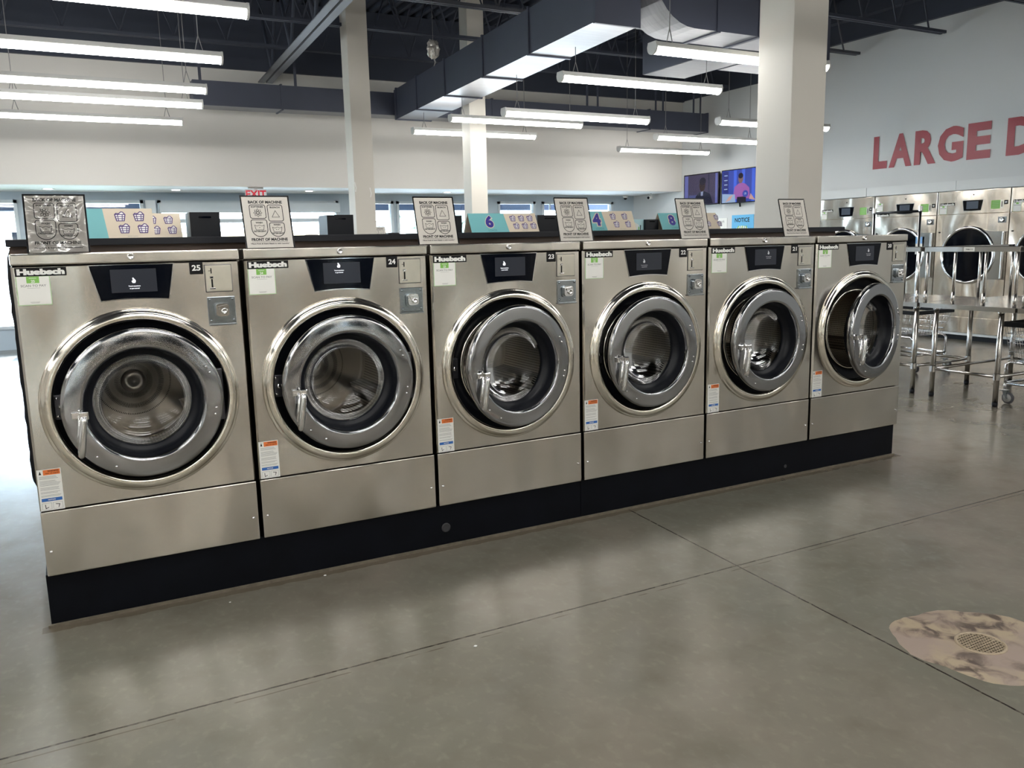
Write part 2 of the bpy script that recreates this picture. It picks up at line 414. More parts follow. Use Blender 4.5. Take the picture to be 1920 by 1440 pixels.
# front (north) wall with window openings : list of (x0,x1,z0,z1)
SILL, HEAD = .30, 2.12
opens = [(-6.4, -4.75), (-4.65, -3.0), (-2.9, -1.65), (-1.55, -.345), (-.27, 1.30), (1.50, 4.30), (4.62, 5.27), (5.33, 6.02), (6.10, 7.10), (7.30, 8.09), (8.24, 9.86)]
WALLB = mat('blue_grey_front_wall', (.50, .58, .65), .7)
m = MB(); m.box(XW, XE, YN, YN+.12, HEAD, CEIL)
xs = [XW]+[v for o in opens for v in o]+[XE]
for i in range(0, len(xs), 2):
    m.box(xs[i], xs[i+1], YN, YN+.12, 0, HEAD)
for i, (a, b) in enumerate(opens):
    if i != 5: m.box(a, b, YN, YN+.12, 0, SILL)
struct(m.build('wall_front', WALLB))
for i, (a, b) in enumerate(opens):
    m = MB(); z0 = SILL if i != 5 else 0
    f = .045
    for q in ((a, a+f, z0, HEAD), (b-f, b, z0, HEAD), (a, b, HEAD-f, HEAD), (a, b, z0, z0+f)):
        m.box(q[0], q[1], YN-.03, YN+.09, q[2], q[3])
    if i == 5:      # sliding entrance: header box, transom and stiles
        m.box(a+.01, b-.01, YN-.16, YN-.02, 1.93, 2.08); m.box(a, b, YN-.03, YN+.09, 1.78, 1.84)
        for xx in (2.16, 3.42): m.box(xx-.04, xx+.04, YN-.03, YN+.09, 0, 1.80)
        o = struct(m.build('door_1', FRAMEM))
    else:
        if b-a > 1.2:
            for t in ((a+b)/2,) if i < 6 else ((a+.2), (a+.75)):
                m.box(t-.012, t+.012, YN+.02, YN+.05, 1.97, HEAD-f)
        o = struct(m.build('window_%d' % (i+1 if i < 5 else i), FRAMEM))
    g = MB(); g.box(a+f, b-f, YN+.03, YN+.036, z0+f, HEAD-f); g.build('pane', GLASSW, o)
# white pier beside the entrance
m = MB(); m.box(1.33, 1.47, YN-.04, YN, 0, HEAD); struct(m.build('trim_3', SOFF))

# ---------------------------------------------------------------- outside
GR = mat('sunlit_pavement', (.62, .62, .60), .9); GRS = mat('grass', (.16, .30, .07), .95, noise=(6, .4, (1, 1, 1)))
m = MB(); m.box(-40, 60, YN+.12, 60, -.22, -.12); m.box(-40, XW-.3, -30, YN+.12, -.22, -.12); struct(m.build('ground', GR))
m = MB(); m.box(-14, 2.5, 14.2, 16.6, -.12, -.06); o = m.build('grass_strip', GRS); o['kind'] = 'structure'
m = MB()                          # dark canopy fascia over the pavement
m.box(-12, 12, YN+1.5, YN+1.75, 2.03, 2.75); m.box(-12, 12, YN+.13, YN+1.5, 2.62, 2.72)
tag(m.build('entrance_canopy', mat('navy_canopy', (.03, .045, .08), .6)), 'dark navy entrance canopy fascia seen through the tops of the shop windows', 'canopy')
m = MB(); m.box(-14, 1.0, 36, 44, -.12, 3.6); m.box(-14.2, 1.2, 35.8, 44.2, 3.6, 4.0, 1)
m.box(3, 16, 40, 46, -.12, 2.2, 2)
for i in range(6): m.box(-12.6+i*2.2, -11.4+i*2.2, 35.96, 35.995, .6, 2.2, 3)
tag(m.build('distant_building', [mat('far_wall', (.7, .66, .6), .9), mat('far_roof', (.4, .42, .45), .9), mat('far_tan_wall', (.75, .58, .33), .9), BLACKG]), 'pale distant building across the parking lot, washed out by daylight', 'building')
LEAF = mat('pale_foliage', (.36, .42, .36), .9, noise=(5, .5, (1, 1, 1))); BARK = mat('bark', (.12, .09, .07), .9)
def tree(x, y, h, lab):
    t = thing('tree', lab, 'tree', (x, y, -.12))
    m = MB(); m.tube([(0, 0, 0), (.05, 0, h*.35), (0, .05, h*.6)], [.14, .1, .05]); m.build('trunk', BARK, t)
    m = MB()
    for k in range(130):
        a = random.random()*2*PI; el = random.uniform(-1, 1); rr = random.uniform(.55, 1)*h*.33
        c = Vector((math.cos(a)*math.sqrt(1-el*el)*rr, math.sin(a)*math.sqrt(1-el*el)*rr, h*.66+el*rr*.9))
        r = bmesh.ops.create_icosphere(m.bm, subdivisions=1, radius=h*random.uniform(.035, .08))
        for v in r['verts']: v.co += c+Vector([random.uniform(-.05, .05) for _ in range(3)])
    m.build('foliage', LEAF, t)
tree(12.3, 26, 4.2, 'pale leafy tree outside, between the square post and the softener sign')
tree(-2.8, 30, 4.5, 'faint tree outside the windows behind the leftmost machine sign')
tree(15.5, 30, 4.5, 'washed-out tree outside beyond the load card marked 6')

# ---------------------------------------------------------------- columns
def column(cx, cy, s, lab, marks=()):
    m = MB(); m.box(cx, cx+s, cy, cy+s, 0, CEIL-.02, 0, .006)
    o = tag(m.build('square_column', COLM), lab, 'column')
    for (dx, z, h) in marks:
        q = MB(); q.ribbon(XZ(cy-.0015), [(cx+dx, z), (cx+dx+.008, z+h*.4), (cx+dx-.004, z+h)], .012); q.build('paint_chip', WHITE, o)
    return o
column(3.235, 6.24, .245, 'square off-white steel column standing behind washers 24 and 23', ((.19, 1.94, .10), (.01, 2.0, .10)))
column(4.93, 6.64, .235, 'slim off-white column behind the load card marked 6, duct above it')
column(4.975, 1.25, .345, 'thick off-white column behind the washer numbered 21')

# ---------------------------------------------------------------- ceiling steel, ducts
def duct(name, pts_bottom, z0, z1, lab, seams=()):
    m = MB()
    a, b, c, d = [Vector(p).to_3d() for p in pts_bottom]          # near-left, near-right, far-right, far-left
    lo = [Vector((p.x, p.y, z0)) for p in (a, b, c, d)]; hi = [Vector((p.x, p.y, z1)) for p in (a, b, c, d)]
    m.face(lo[::-1], 1); m.face(hi, 0)
    for i in range(4): m.face([lo[i], lo[(i+1) % 4], hi[(i+1) % 4], hi[i]], 0)
    o = m.build('air_duct', [DUCTM, DUCTL], recalc=False); tag(o, lab, 'duct')
    for t in seams:
        L0, R0 = a.lerp(d, t), b.lerp(c, t); q = MB(); k = .014
        q.prism([(L0.x-k, z0-k), (R0.x+k, z0-k), (R0.x+k, z1+k), (L0.x-k, z1+k)], 'y', L0.y-.014, L0.y+.014)
        q.build('flange', DUCTM, o)
    return o
duct('air_duct', [(4.10, 2.50), (4.52, 2.50), (4.95, 8.06), (4.45, 8.06)], 3.10, 3.50, 'long dark rectangular air duct running towards the windows, over the slim column', (.0, .22, .42, .63, .82, .98))
# main trunk duct along x with an elbow rising at its left end
m = MB(); y0, y1 = 2.36, 2.80; path = []
for k in range(9):
    a = PI*k/16; path.append(((5.0-.42*math.sin(a), 3.10+.42-.42*math.cos(a)), (5.0-.02*math.sin(a)*1, 3.52-.0*math.cos(a))))
lowp = [(6.35, 3.10), (6.2, 3.10), (5.7, 3.10)]+[p[0] for p in path]+[(4.58, 3.84)]
upp = [(6.35, 3.52), (6.2, 3.52), (5.7, 3.52)]+[(5.0, 3.52)]*9+[(5.0, 3.84)]
for i in range(len(lowp)-1):
    a, b, c, d = lowp[i], lowp[i+1], upp[i+1], upp[i]
    m.face([(a[0], y0, a[1]), (b[0], y0, b[1]), (b[0], y1, b[1]), (a[0], y1, a[1])], 1, True)
    for yy in (y0, y1): m.face([(a[0], yy, a[1]), (b[0], yy, b[1]), (c[0], yy, c[1]), (d[0], yy, d[1])], 0)
m.box(5.0, 6.35, y0, y1, 3.5, 3.52); o = tag(m.build('air_duct', [DUCTM, DUCTL], recalc=False), 'dark trunk duct with a curved elbow running behind the thick column', 'duct')
for xx in (5.25, 5.72, 6.33):
    q = MB(); q.box(xx-.018, xx+.018, y0-.012, y1+.008, 3.088, 3.53); q.build('flange', DUCTM, o)
m = MB(); m.box(5.78, 6.34, 2.812, 4.12, 3.10, 3.50); m.box(5.79, 6.33, 2.82, 4.11, 3.095, 3.10, 1)
tag(m.build('air_duct', [DUCTM, DUCTL]), 'short dark duct branch ending above the hanging lights beside the thick column', 'duct')
m = MB(); m.box(6.36, 7.1, 2.812, 3.62, 3.10, 3.50); m.box(6.37, 7.09, 2.82, 3.61, 3.095, 3.10, 1)
tag(m.build('air_duct', [DUCTM, DUCTL]), 'small dark duct stub just left of the thick column top', 'duct')
m = MB(); m.box(1.80, 10.15, 8.08, 8.42, 3.17, 3.47); m.box(1.82, 10.13, 8.085, 8.40, 3.165, 3.17, 1)
o = tag(m.build('air_duct', [DUCTM, DUCTL]), 'long low duct hung along the drop wall over the windows', 'duct')
for xx in (2.9, 4.0, 6.0, 8.9, 10.13):
    q = MB(); q.box(xx-.012, xx+.012, 8.073, 8.43, 3.155, 3.485); q.build('flange', DUCTM, o)
for xx in (1.9, 3.1, 7.7, 7.9, 9.05, 9.2, 9.85, 10.0):
    q = MB(); q.box(xx-.018, xx+.018, 8.12, 8.125, 3.47, CEIL-.002); q.build('hanger_strap', DUCTM, o)
# joist girder along y made of two angles
m = MB()
def gx(y): return 2.61+(y-4.7)*(.19/4.35)
for s0, s1 in ((0, .085), (.115, .20)):
    a, b = -2.0, 9.0
    m.face([(gx(a)+s0, a, 3.65), (gx(a)+s1, a, 3.65), (gx(b)+s1, b, 3.65), (gx(b)+s0, b, 3.65)])
    e = s1 if s0 == 0 else s0
    m.face([(gx(a)+e, a, 3.65), (gx(b)+e, b, 3.65), (gx(b)+e, b, 3.75), (gx(a)+e, a, 3.75)])
    m.face([(gx(a)+s0, a, 3.66), (gx(b)+s0, b, 3.66), (gx(b)+s1, b, 3.66), (gx(a)+s1, a, 3.66)])
o = struct(m.build('beam_girder', GIRD, recalc=False))
q = MB(); y = -2.0; k = 0
while y < 8.8:
    c = .10
    q.tube([(gx(y)+c, y, 3.70), (gx(y+.65)+c, y+.65, CEIL-.05)], .022, 6); q.tube([(gx(y+.65)+c, y+.65, CEIL-.05), (gx(y+1.3)+c, y+1.3, 3.70)], .022, 6); y += 1.3
q.build('web', NAVYC, o)
# open web joists along x
for i, y in enumerate([-.05, 1.25, 2.55, 3.85, 5.15, 6.45, 7.8]):
    m = MB(); zb = 3.86; lit = 0
    m.box(XW+.1, XE-.1, y-.045, y-.01, zb, zb+.035); m.box(XW+.1, XE-.1, y+.01, y+.045, zb, zb+.035)
    m.box(XW+.1, XE-.1, y-.045, y+.045, CEIL-.05, CEIL-.01)
    x = XW+.2
    while x < XE-.7:
        m.tube([(x, y, zb+.03), (x+.3, y, CEIL-.04)], .012, 5); m.tube([(x+.3, y, CEIL-.04), (x+.6, y, zb+.03)], .012, 5); x += .6
    struct(m.build('beam_joist', NAVYC if i != 4 else mat('grey_primed_joist', (.07, .075, .09), .6)))

# ---------------------------------------------------------------- pendant tube lights
def light_proto():
    t = thing('pendant_tube_light', '', 'light'); L_ = 1.83; h = L_/2
    m = MB(); pr = [(-.055, .012), (-.045, .045), (.045, .045), (.055, .012), (.05, .005), (-.05, .005)]
    m.prism([(p[0], p[1]) for p in pr], 'x', -h, h); m.build('housing', LAMPH, t)
    m = MB(); a = [(-.052, .005)]+[(-.052*math.cos(PI*k/8), .005-.045*math.sin(PI*k/8)) for k in range(1, 8)]+[(.052, .005)]
    m.prism(a, 'x', -h+.012, h-.012); m.build('diffuser', LAMPE, t)
    for s in (-1, 1):
        m = MB(); e = [(-.057, .014), (-.047, .047), (.047, .047), (.057, .014)]+[(.056*math.cos(PI*k/8), .005-.05*math.sin(PI*k/8)) for k in range(0, 9)]
        m.prism(e, 'x', s*h-.008, s*h+.008); m.build('end_cap', LAMPH, t)
    for s in (-1, 1):
        m = MB(); x = s*(h-.16); m.tube([(x-.03, 0, .046), (x, 0, .16), (x, 0, 1.95)], .0035, 5); m.tube([(x+.03, 0, .046), (x, 0, .16)], .0035, 5)
        m.build('hanging_wire', GREY, t)
    return t
LG = 'tube lights hung from the ceiling'
lights = [  # (centre x, y, z)
 ((4.23+1.83/2), 1.93, 2.79, 'bright tube light highest beside the thick column, its end behind it'),
 (4.22+.915, 3.24, 2.814, 'tube light hanging in the open between the trunk duct and thick column'),
 (4.32+.915, 4.53, 2.698, 'tube light above the long one that crosses the slim column'),
 (4.37+.915, 5.99, 2.84, 'tube light that crosses in front of the slim column'),
 (4.36+.915, 7.17, 2.84, 'tube light partly hidden behind the slim column'),
 (8.13+.915, 8.22-.35, 2.80, 'lowest tube light of the right group, just over the two televisions side'),
 (7.34+.915, 5.9, 2.728, 'tube light left of the thick column, above the lowest one'),
 (7.22+.915, 4.55, 2.745, 'tube light mostly hidden behind the thick column, short end showing'),
 (1.41-.915, 3.72, 2.838, 'second tube light from the top of the five on the left'),
 (1.49-.915, 5.10, 2.838, 'middle tube light of the five stacked at left'),
 (1.575-.915, 5.97, 2.838, 'fourth tube light down of the five at left'),
 (1.536-.915, 7.27, 2.838, 'lowest and smallest tube light of the five at left'),
 (1.34-.915, 2.30, 2.838, 'topmost tube light at left, cut by the frame edge'),
]
proto = light_proto()
for i, (x, y, z, lab) in enumerate(lights):
    o = proto if i == 0 else copy_tree(proto); o.location = (x, y, z); o['label'] = lab; o['group'] = LG
    if i in (1, 2, 3, 4):          # hangers that clip to the underside of a duct
        for c in [c for c in o.children if c.name.startswith('hanging_wire')]:
            left = c.data.vertices[0].co.x < 0
            if not (left or i == 1): continue
            m = MB(); xx = (-1 if left else 1)*(1.83/2-.16)
            m.tube([(xx-.03, 0, .046), (xx, 0, .14), (xx, 0, 3.08-z)], .0035, 5); m.tube([(xx+.03, 0, .046), (xx, 0, .14)], .0035, 5)
            m.build('hanging_wire', GREY, o); bpy.data.objects.remove(c)
# unseen fittings added over aisles behind and beside the camera for light
for x in (-4.6, -1.6, 1.2, 4.9, 8.3):
    for y in (-6.2, -4.6, -3.0, -1.2, .5):
        if (x > 3 and y > 0) or (x > 7 and y > -2): continue
        o = copy_tree(proto); o.location = (x, y, 2.84); o['label'] = 'unseen tube light added over the aisle in front of the washers'; o['group'] = 'unseen tube lights added over the front aisle'
for y in (2.3, 4.0, 6.0, 7.8):
    o = copy_tree(proto); o.location = (-4.0, y, 2.84); o['label'] = 'unseen tube light added over the entrance side aisle'; o['group'] = 'unseen tube lights added over the side aisle'

# recessed downlights, exit sign, cameras in the entrance soffit
DG = 'downlights in the entrance soffit'
for (x, y, lab) in ((1.706, 9.88, 'round lit downlight above the load card with four baskets'), (.07, 9.9, 'round lit downlight above the leftmost machine sign'),
                    (-.62, 10.1, 'round lit downlight at the far left of the soffit'), (3.65, 9.85, 'round lit downlight left of the square column'), (6.0, 9.85, 'round lit downlight between the two rear columns')):
    t = thing('recessed_downlight', lab, 'light', (x, y, 2.228), 0, DG)
    m = MB(); m.lathe([(.085, .006), (.085, 0), (.065, -.002), (.065, .006)], axis='z', seg=24); m.build('trim_ring', LAMPH, t)
    m = MB(); m.lathe([(0, .002), (.064, .002)], axis='z', seg=24); m.build('lens', SPOTE, t)
t = thing('exit_sign', 'white EXIT sign with red letters hanging from the soffit', 'sign', (2.71, 9.23, 2.235))
m = MB(); m.box(-.10, .10, -.04, .04, -.02, 0); m.box(-.02, .02, -.015, .015, -.03, -.02); m.build('canopy_mount', LAMPH, t)
m = MB(); m.box(-.15, .15, -.012, .012, -.19, -.028); m.build('sign_plate', mat('pale_sign_face', (.62, .66, .66), .3), t)
m = MB(); m.text(XZ(-.0135), 'EXIT', 0, -.092, .105, bold=.03); m.build('lettering', em('red_exit_letters', (.8, .02, .05), .8), t)
t = thing('dome_camera', 'small white dome security camera on the soffit corner', 'camera', (10.05, 10.36, 2.235))
m = MB(); m.lathe([(0, 0), (.05, 0), (.05, -.03), (.035, -.05)], axis='z', seg=20); m.build('housing', WHITE, t)
m = MB(); m.lathe([(.035, -.045), (.033, -.06), (.02, -.078), (0, -.083)], axis='z', seg=20); m.build('dome_lens', BLACKG, t)
t = thing('bullet_camera', 'white bullet security camera under the soffit beside the televisions', 'camera', (10.2, 9.75, 2.235))
m = MB(); m.tube([(0, 0, 0), (0, 0, -.05)], .02); m.tube([(.03, 0, -.06), (-.09, -.05, -.08)], .035, 12); m.build('housing', WHITE, t)
m = MB(); m.tube([(-.088, -.05, -.08), (-.096, -.053, -.081)], .026, 12); m.build('lens', BLACKG, t)
# crumpled foil balloon caught in the joists
t = thing('deflated_balloon', 'crumpled silver-white balloon caught under the ceiling joists', 'balloon', (3.78, 5.05, 3.38))
m = MB(); r = bmesh.ops.create_icosphere(m.bm, subdivisions=3, radius=.085)
for v in r['verts']: v.co = Vector((v.co.x*.85, v.co.y*.6, v.co.z*1.15))*random.uniform(.8, 1.12)
m.build('envelope', mat('dull_foil', (.5, .48, .45), .35, .5), t)
m = MB(); m.tube([(0, 0, -.08), (.02, 0, -.13), (0, 0, -.17)], [.012, .008, .004], 5); m.tube([(0, 0, .08), (.0, 0, .5)], .002, 4); m.build('string', GREY, t)

# ================================================================ washer row
W = .78
CX, CZ = .388, .824            # drum axis in machine coordinates
CY = .0
_cache = {}
def cpart(key, name, fn, mats, parent, loc=None):
    """first call builds the mesh, later calls share it"""
    if key not in _cache:
        mb = MB(); fn(mb); o = mb.build(name, mats, parent, loc); _cache[key] = o.data; return o
    o = bpy.data.objects.new(name, _cache[key]); C.objects.link(o); o.parent = parent
    if loc is not None: o.location = loc
    return o
X0, X1, ZB, ZS, ZT, ZTOP = .008, .772, .2025, .449, 1.3305, 1.374

def f_front(m):
    """upper front sheet with the round opening"""
    R = .325; n = 96; hx0, hx1, hz0, hz1 = X0+.008, X1-.008, ZS+.005, ZT-.003
    angs = sorted(set([2*PI*k/n for k in range(n)]+[math.atan2(z-CZ, x-CX) % (2*PI) for x in (hx0, hx1) for z in (hz0, hz1)]))
    def out(a):
        c, s = math.cos(a), math.sin(a); t = 1e9
        if c > 1e-9: t = min(t, (hx1-CX)/c)
        if c < -1e-9: t = min(t, (hx0-CX)/c)
        if s > 1e-9: t = min(t, (hz1-CZ)/s)
        if s < -1e-9: t = min(t, (hz0-CZ)/s)
        return (CX+c*t, CZ+s*t)
    A = [m.bm.verts.new((CX+R*math.cos(a), 0, CZ+R*math.sin(a))) for a in angs]
    B = [m.bm.verts.new((out(a)[0], 0, out(a)[1])) for a in angs]
    D = []
    for a in angs:
        x, z = out(a); D.append(m.bm.verts.new((X0 if x-hx0 < 1e-6 else (X1 if hx1-x < 1e-6 else x), .010, (ZS+.002) if z-hz0 < 1e-6 else (ZT if hz1-z < 1e-6 else z))))
    E_ = [m.bm.verts.new((v.co.x, .03, v.co.z)) for v in D]; k = len(angs)
    for i in range(k):
        j = (i+1) % k
        for P_, Q_ in ((A, B), (B, D), (D, E_)): m.bm.faces.new((P_[i], P_[j], Q_[j], Q_[i]))
def f_lower(m): m.box(X0, X1, .002, .03, ZB, ZS-.002, 0, .004)
def f_cover(m):
    m.box(X0, X1, -.002, .94, ZT+.004, ZTOP, 0, .005)
def f_cab(m):
    m.box(X0+.001, X0+.004, .03, .94, .21, ZT+.003); m.box(X1-.004, X1-.001, .03, .94, .21, ZT+.003)
    m.box(X0+.004, X1-.004, .937, .94, .21, ZT+.003); m.box(X0+.004, X1-.004, .03, .937, .205, .21)
def f_rim(m):
    m.lathe([(.346, .002), (.345, -.006), (.340, -.011), (.336, -.010), (.334, -.014), (.328, -.020), (.308, -.023), (.301, -.018), (.299, -.008), (.299, .05), (.33, .05)], (CX, 0, CZ), seg=96)
def f_tub(m):
    m.lathe([(.300, .035), (.270, .045), (.238, .047), (.236, .09), (.30, .09)], (CX, 0, CZ), seg=64)
def f_tubrim(m):
    m.lathe([(.240, .046), (.238, .038), (.228, .036), (.220, .044), (.222, .075)], (CX, 0, CZ), seg=64)
def f_drum(m):
    m.lathe([(.222, .075), (.222, .085), (.262, .10), (.262, .575), (.255, .585), (.245, .58), (.06, .53), (.0, .528)], (CX, 0, CZ), seg=64)
    for k in range(3):        # lifters
        a = PI*(.5+2*k/3); c, s = math.cos(a), math.sin(a); t = Vector((-s, 0, c)); n = Vector((c, 0, s)); o = Vector((CX, 0, CZ))
        for sg in (-1, 1):
            m.face([o+n*.262+t*.05*sg+Vector((0, .12, 0)), o+n*.262+t*.05*sg+Vector((0, .55, 0)), o+n*.20+Vector((0, .53, 0)), o+n*.20+Vector((0, .14, 0))])
        m.face([o+n*.262+t*.05+Vector((0, .12, 0)), o+n*.262-t*.05+Vector((0, .12, 0)), o+n*.20+Vector((0, .14, 0))])
def f_hub(m):
    m.lathe([(.052, .535), (.050, .515), (.044, .508), (.012, .506), (.012, .512), (0, .512)], (CX, 0, CZ), seg=32)
# door: local frame with hinge at origin, door centre at (-.277, 0, 0)
DC = -.277
def f_door(m):
    m.lathe([(.262, .012), (.274, .006), (.2785, -.004), (.2785, -.020), (.2765, -.0265), (.272, -.0305), (.266, -.0320), (.263, -.0323), (.218, -.0352), (.214, -.0350), (.209, -.033), (.2065, -.029), (.2055, -.022), (.2055, .012)], (DC, 0, 0), seg=96, close=True)
def f_doorgasket(m):
    m.lathe([(.206, -.014), (.2035, -.008), (.201, .012), (.195, .028), (.186, .036), (.178, .040), (.172, .046), (.172, .060), (.203, .060), (.206, .012)], (DC, 0, 0), seg=64)
def f_glass(m):
    pr = [(.173, .046)]+[(.158*math.cos(t)+.012, .05+.075*math.sin(t)) for t in [PI/2*k/8 for k in range(9)]]
    pr[-1] = (0, .126)
    m.lathe(pr+[(r*.965, h+.005) if r else (0, h+.005) for r, h in pr[::-1]], (DC, 0, 0), seg=64)
def f_handle(m):
    x, z = DC-.226, -.018
    m.box(x-.020, x+.030, -.048, -.028, z-.012, z+.014, 0, .003)
    m.box(x+.004, x+.034, -.072, -.046, z-.014, z+.016, 0, .004)
    pts = []
    lv = rrect(-.013, .013, -.150, .0, .012)
    ca, sa = math.cos(-.14), math.sin(-.14)
    d = Vector((sa, 0, -ca)); o = Vector((x+.019, -.072, z))
    m.tube([o, o+d*.004, o+d*.02, o+d*.125, o+d*.145, o+d*.152], [.006, .0115, .0125, .0135, .011, .004], 16)
    o = Vector((x+.008, -.056, z)); m.tube([o, o+d*.004, o+d*.10, o+d*.115], [.004, .007, .007, .003], 12)
    m.tube([(x+.006, -.05, z+.014), (x+.006, -.05, z+.022)], .004, 8)
DSCREWS = [(28, .25), (22, .25), (-10, .25), (-16, .25), (-118, .252), (-135, .252)]
def f_dscrew(m): m.lathe([(.0045, .003), (.0045, -.0025), (.003, -.0045), (0, -.005)], (0, 0, 0), seg=10)
def f_hinge(m): m.box(-.035, .006, .002, .03, -.10, .10, 0, .003)
def f_latch(m):
    m.box(CX-.296, CX-.258, .018, .040, CZ-.045, CZ+.045, 0, .003); m.lathe([(.010, 0), (.010, -.006), (0, -.006)], (CX-.276, .018, CZ), seg=12, m=1)
    for dz in (-.033, .033): m.lathe([(.006, 0), (.005, -.004), (0, -.006)], (CX-.287, .018, CZ+dz), seg=12, m=1)
def f_display(m):
    top, bot = ZT-.004, 1.199
    def outline(g):
        pts = [(.249-g, top+g*.6), (.531+g, top+g*.6), (.507+g*.7, bot-g)]
        for k in range(1, 8):
            t = k/8; x = .507+(.279-.507)*t; pts.append((x, bot-g+.007*math.sin(PI*t)))
        pts.append((.279-g*.7, bot-g)); return pts
    m.prism(outline(.004), 'y', -.0025, .004, 1); m.prism(outline(0), 'y', -.006, .003, 0)
def f_screen(m): m.box(.316, .470, -.0075, -.005, 1.227, 1.311, 0)
def f_coin(m):
    m.box(.640, .740, -.0022, .002, 1.214, 1.318, 1, .001); m.box(.6425, .7375, -.005, -.002, 1.2165, 1.3155, 0, .001)
def f_slot(m):
    x = .664
    m.box(x-.002, x+.002, -.0065, -.005, 1.285, 1.305, 1); m.box(x-.010, x-.001, -.0065, -.005, 1.294, 1.296, 1)
    m.box(x-.008, x+.006, -.014, -.004, 1.266, 1.274, 0, .002); m.box(x-.002, x+.004, -.0062, -.005, 1.232, 1.264, 1)
    m.box(x-.010, x+.012, -.012, -.004, 1.226, 1.231, 0, .001)
def f_box(m):
    m.box(.641, .744, -.006, .002, 1.094, 1.196, 0, .002); m.box(.641, .744, -.014, -.003, 1.086, 1.093, 0, .001)
    for x in (.651, .734):
        for z in (1.106, 1.186): m.lathe([(.0055, 0), (.005, -.003), (0, -.005)], (x, -.006, z), seg=10)
def f_boxlock(m):
    m.prism(rrect(.664, .721, 1.117, 1.172, .012), 'y', -.014, -.005, 0); m.prism(rrect(.669, .716, 1.122, 1.170, .012), 'y', -.026, -.013, 1)
    m.prism([(.676, 1.160), (.709, 1.166), (.706, 1.150), (.680, 1.148)], 'y', -.031, -.024, 1)
    m.lathe([(.012, 0), (.012, -.008), (.007, -.009), (.006, -.004), (0, -.004)], (.698, -.025, 1.142), seg=20, m=1)
def f_toplock(m):
    m.lathe([(.0115, 0), (.0115, -.007), (.009, -.009), (.007, -.005), (0, -.005)], (.39, -.002, 1.357), seg=20)
def f_screw(m): m.lathe([(.006, 0), (.0055, -.003), (.003, -.005), (0, -.0055)], (0, 0, 0), seg=12)
def f_brand(m):
    fr = XZ(-.0022)
    m.box(.020, .178, -.002, .001, 1.2965, 1.3265, 0); m.text(fr, 'Huebsch', .099, 1.3115, .0215, 1, bold=.065, wd=.147)
def sticker_pay(n):
    def f(m):
        m.box(.020, .124, -.0015, .001, 1.196, 1.296, 1); m.box(.0225, .1215, -.0021, .0005, 1.1985, 1.2955, 0)
        fr = XZ(-.0024)
        m.plane2(fr, [(.052, 1.273), (.091, 1.273), (.091, 1.2955), (.052, 1.2955)], 2)
        m.text(fr, str(n), .0715, 1.2795, .0095, 0, .0004, .03); m.plane2(fr, [(.060, 1.289), (.083, 1.289), (.083, 1.2905), (.060, 1.2905)], 0, .0004)
        m.text(fr, 'SCAN TO PAY', .072, 1.264, .0078, 3, .0002, .015, wd=.078)
        m.plane2(fr, [(.052, 1.2555), (.092, 1.2555), (.092, 1.2562), (.052, 1.2562)], 3, .0002)
        for z, a in ((1.2065, .03), (1.2035, .024)): m.plane2(fr, [(.072-a/2, z), (.072+a/2, z), (.072+a/2, z+.0009), (.072-a/2, z+.0009)], 3, .0002)
    return f
def sticker_num(n):
    def f(m):
        m.prism(rrect(.588, .636, 1.284, 1.331, .003, 2), 'y', -.002, .001, 0); m.text(XZ(-.0022), str(n), .612, 1.308, .0215, 1, bold=.03, wd=.031)
    return f
def f_warn(m):
    x0, x1, z0, z1 = .012, .089, .453, .606
    m.box(x0, x1, -.0015, .001, z0, z1, 0); fr = XZ(-.0018)
    m.plane2(fr, [(x0+.020, z1-.021), (x1-.003, z1-.021), (x1-.003, z1-.002), (x0+.020, z1-.002)], 2)
    m.text(fr, 'WARNING', x0+.052, z1-.007, .0055, 1, .0003, .03); m.text(fr, 'RISK OF INJURY', x0+.050, z1-.0155, .0045, 1, .0003, .02, wd=.044)
    m.plane2(fr, [(x0+.006, z1-.018), (x0+.014, z1-.018), (x0+.010, z1-.004)], 1)
    z = z1-.027
    rnd = random.Random(3)
    while z > z0+.050:
        a = rnd.uniform(.75, 1)*.066
        m.plane2(fr, [(x0+.006, z), (x0+.006+a, z), (x0+.006+a, z+.0012), (x0+.006, z+.0012)], 4); z -= .0042 if rnd.random() > .2 else .008
    m.plane2(fr, [(x0+.006, z0+.034), (x1-.005, z0+.034), (x1-.005, z0+.046), (x0+.006, z0+.046)], 3)
    m.text(fr, 'NOTICE', (x0+x1)/2, z0+.040, .005, 0, .0003, .03)
    for a, b in ((x0+.006, x0+.036), (x0+.041, x1-.006)): m.ribbon(fr, [(a, z0+.004), (b, z0+.004), (b, z0+.028), (a, z0+.028)], .0008, 4, 0, True)
    m.ribbon(fr, [(x0+.016, z0+.022), (x0+.017, z0+.008), (x0+.026, z0+.012)], .0022, 1); m.ribbon(fr, [(x0+.050, z0+.022), (x0+.062, z0+.020), (x0+.058, z0+.009)], .0022, 1)
def f_scrtext(m, dx=0, dz=0):
    fr = XZ(-.0079)
    m.text(fr, 'Touch anywhere', .393+dx, 1.267+dz, .0055, 0, 0, .01); m.text(fr, 'to get started', .393+dx, 1.2585+dz, .0055, 0, 0, .01)
    m.prism([(.388+dx, 1.279+dz), (.397+dx, 1.279+dz), (.399+dx, 1.287+dz), (.391+dx, 1.298+dz), (.388+dx, 1.297+dz), (.390+dx, 1.288+dz), (.385+dx, 1.286+dz)], 'y', -.0079, -.0077)
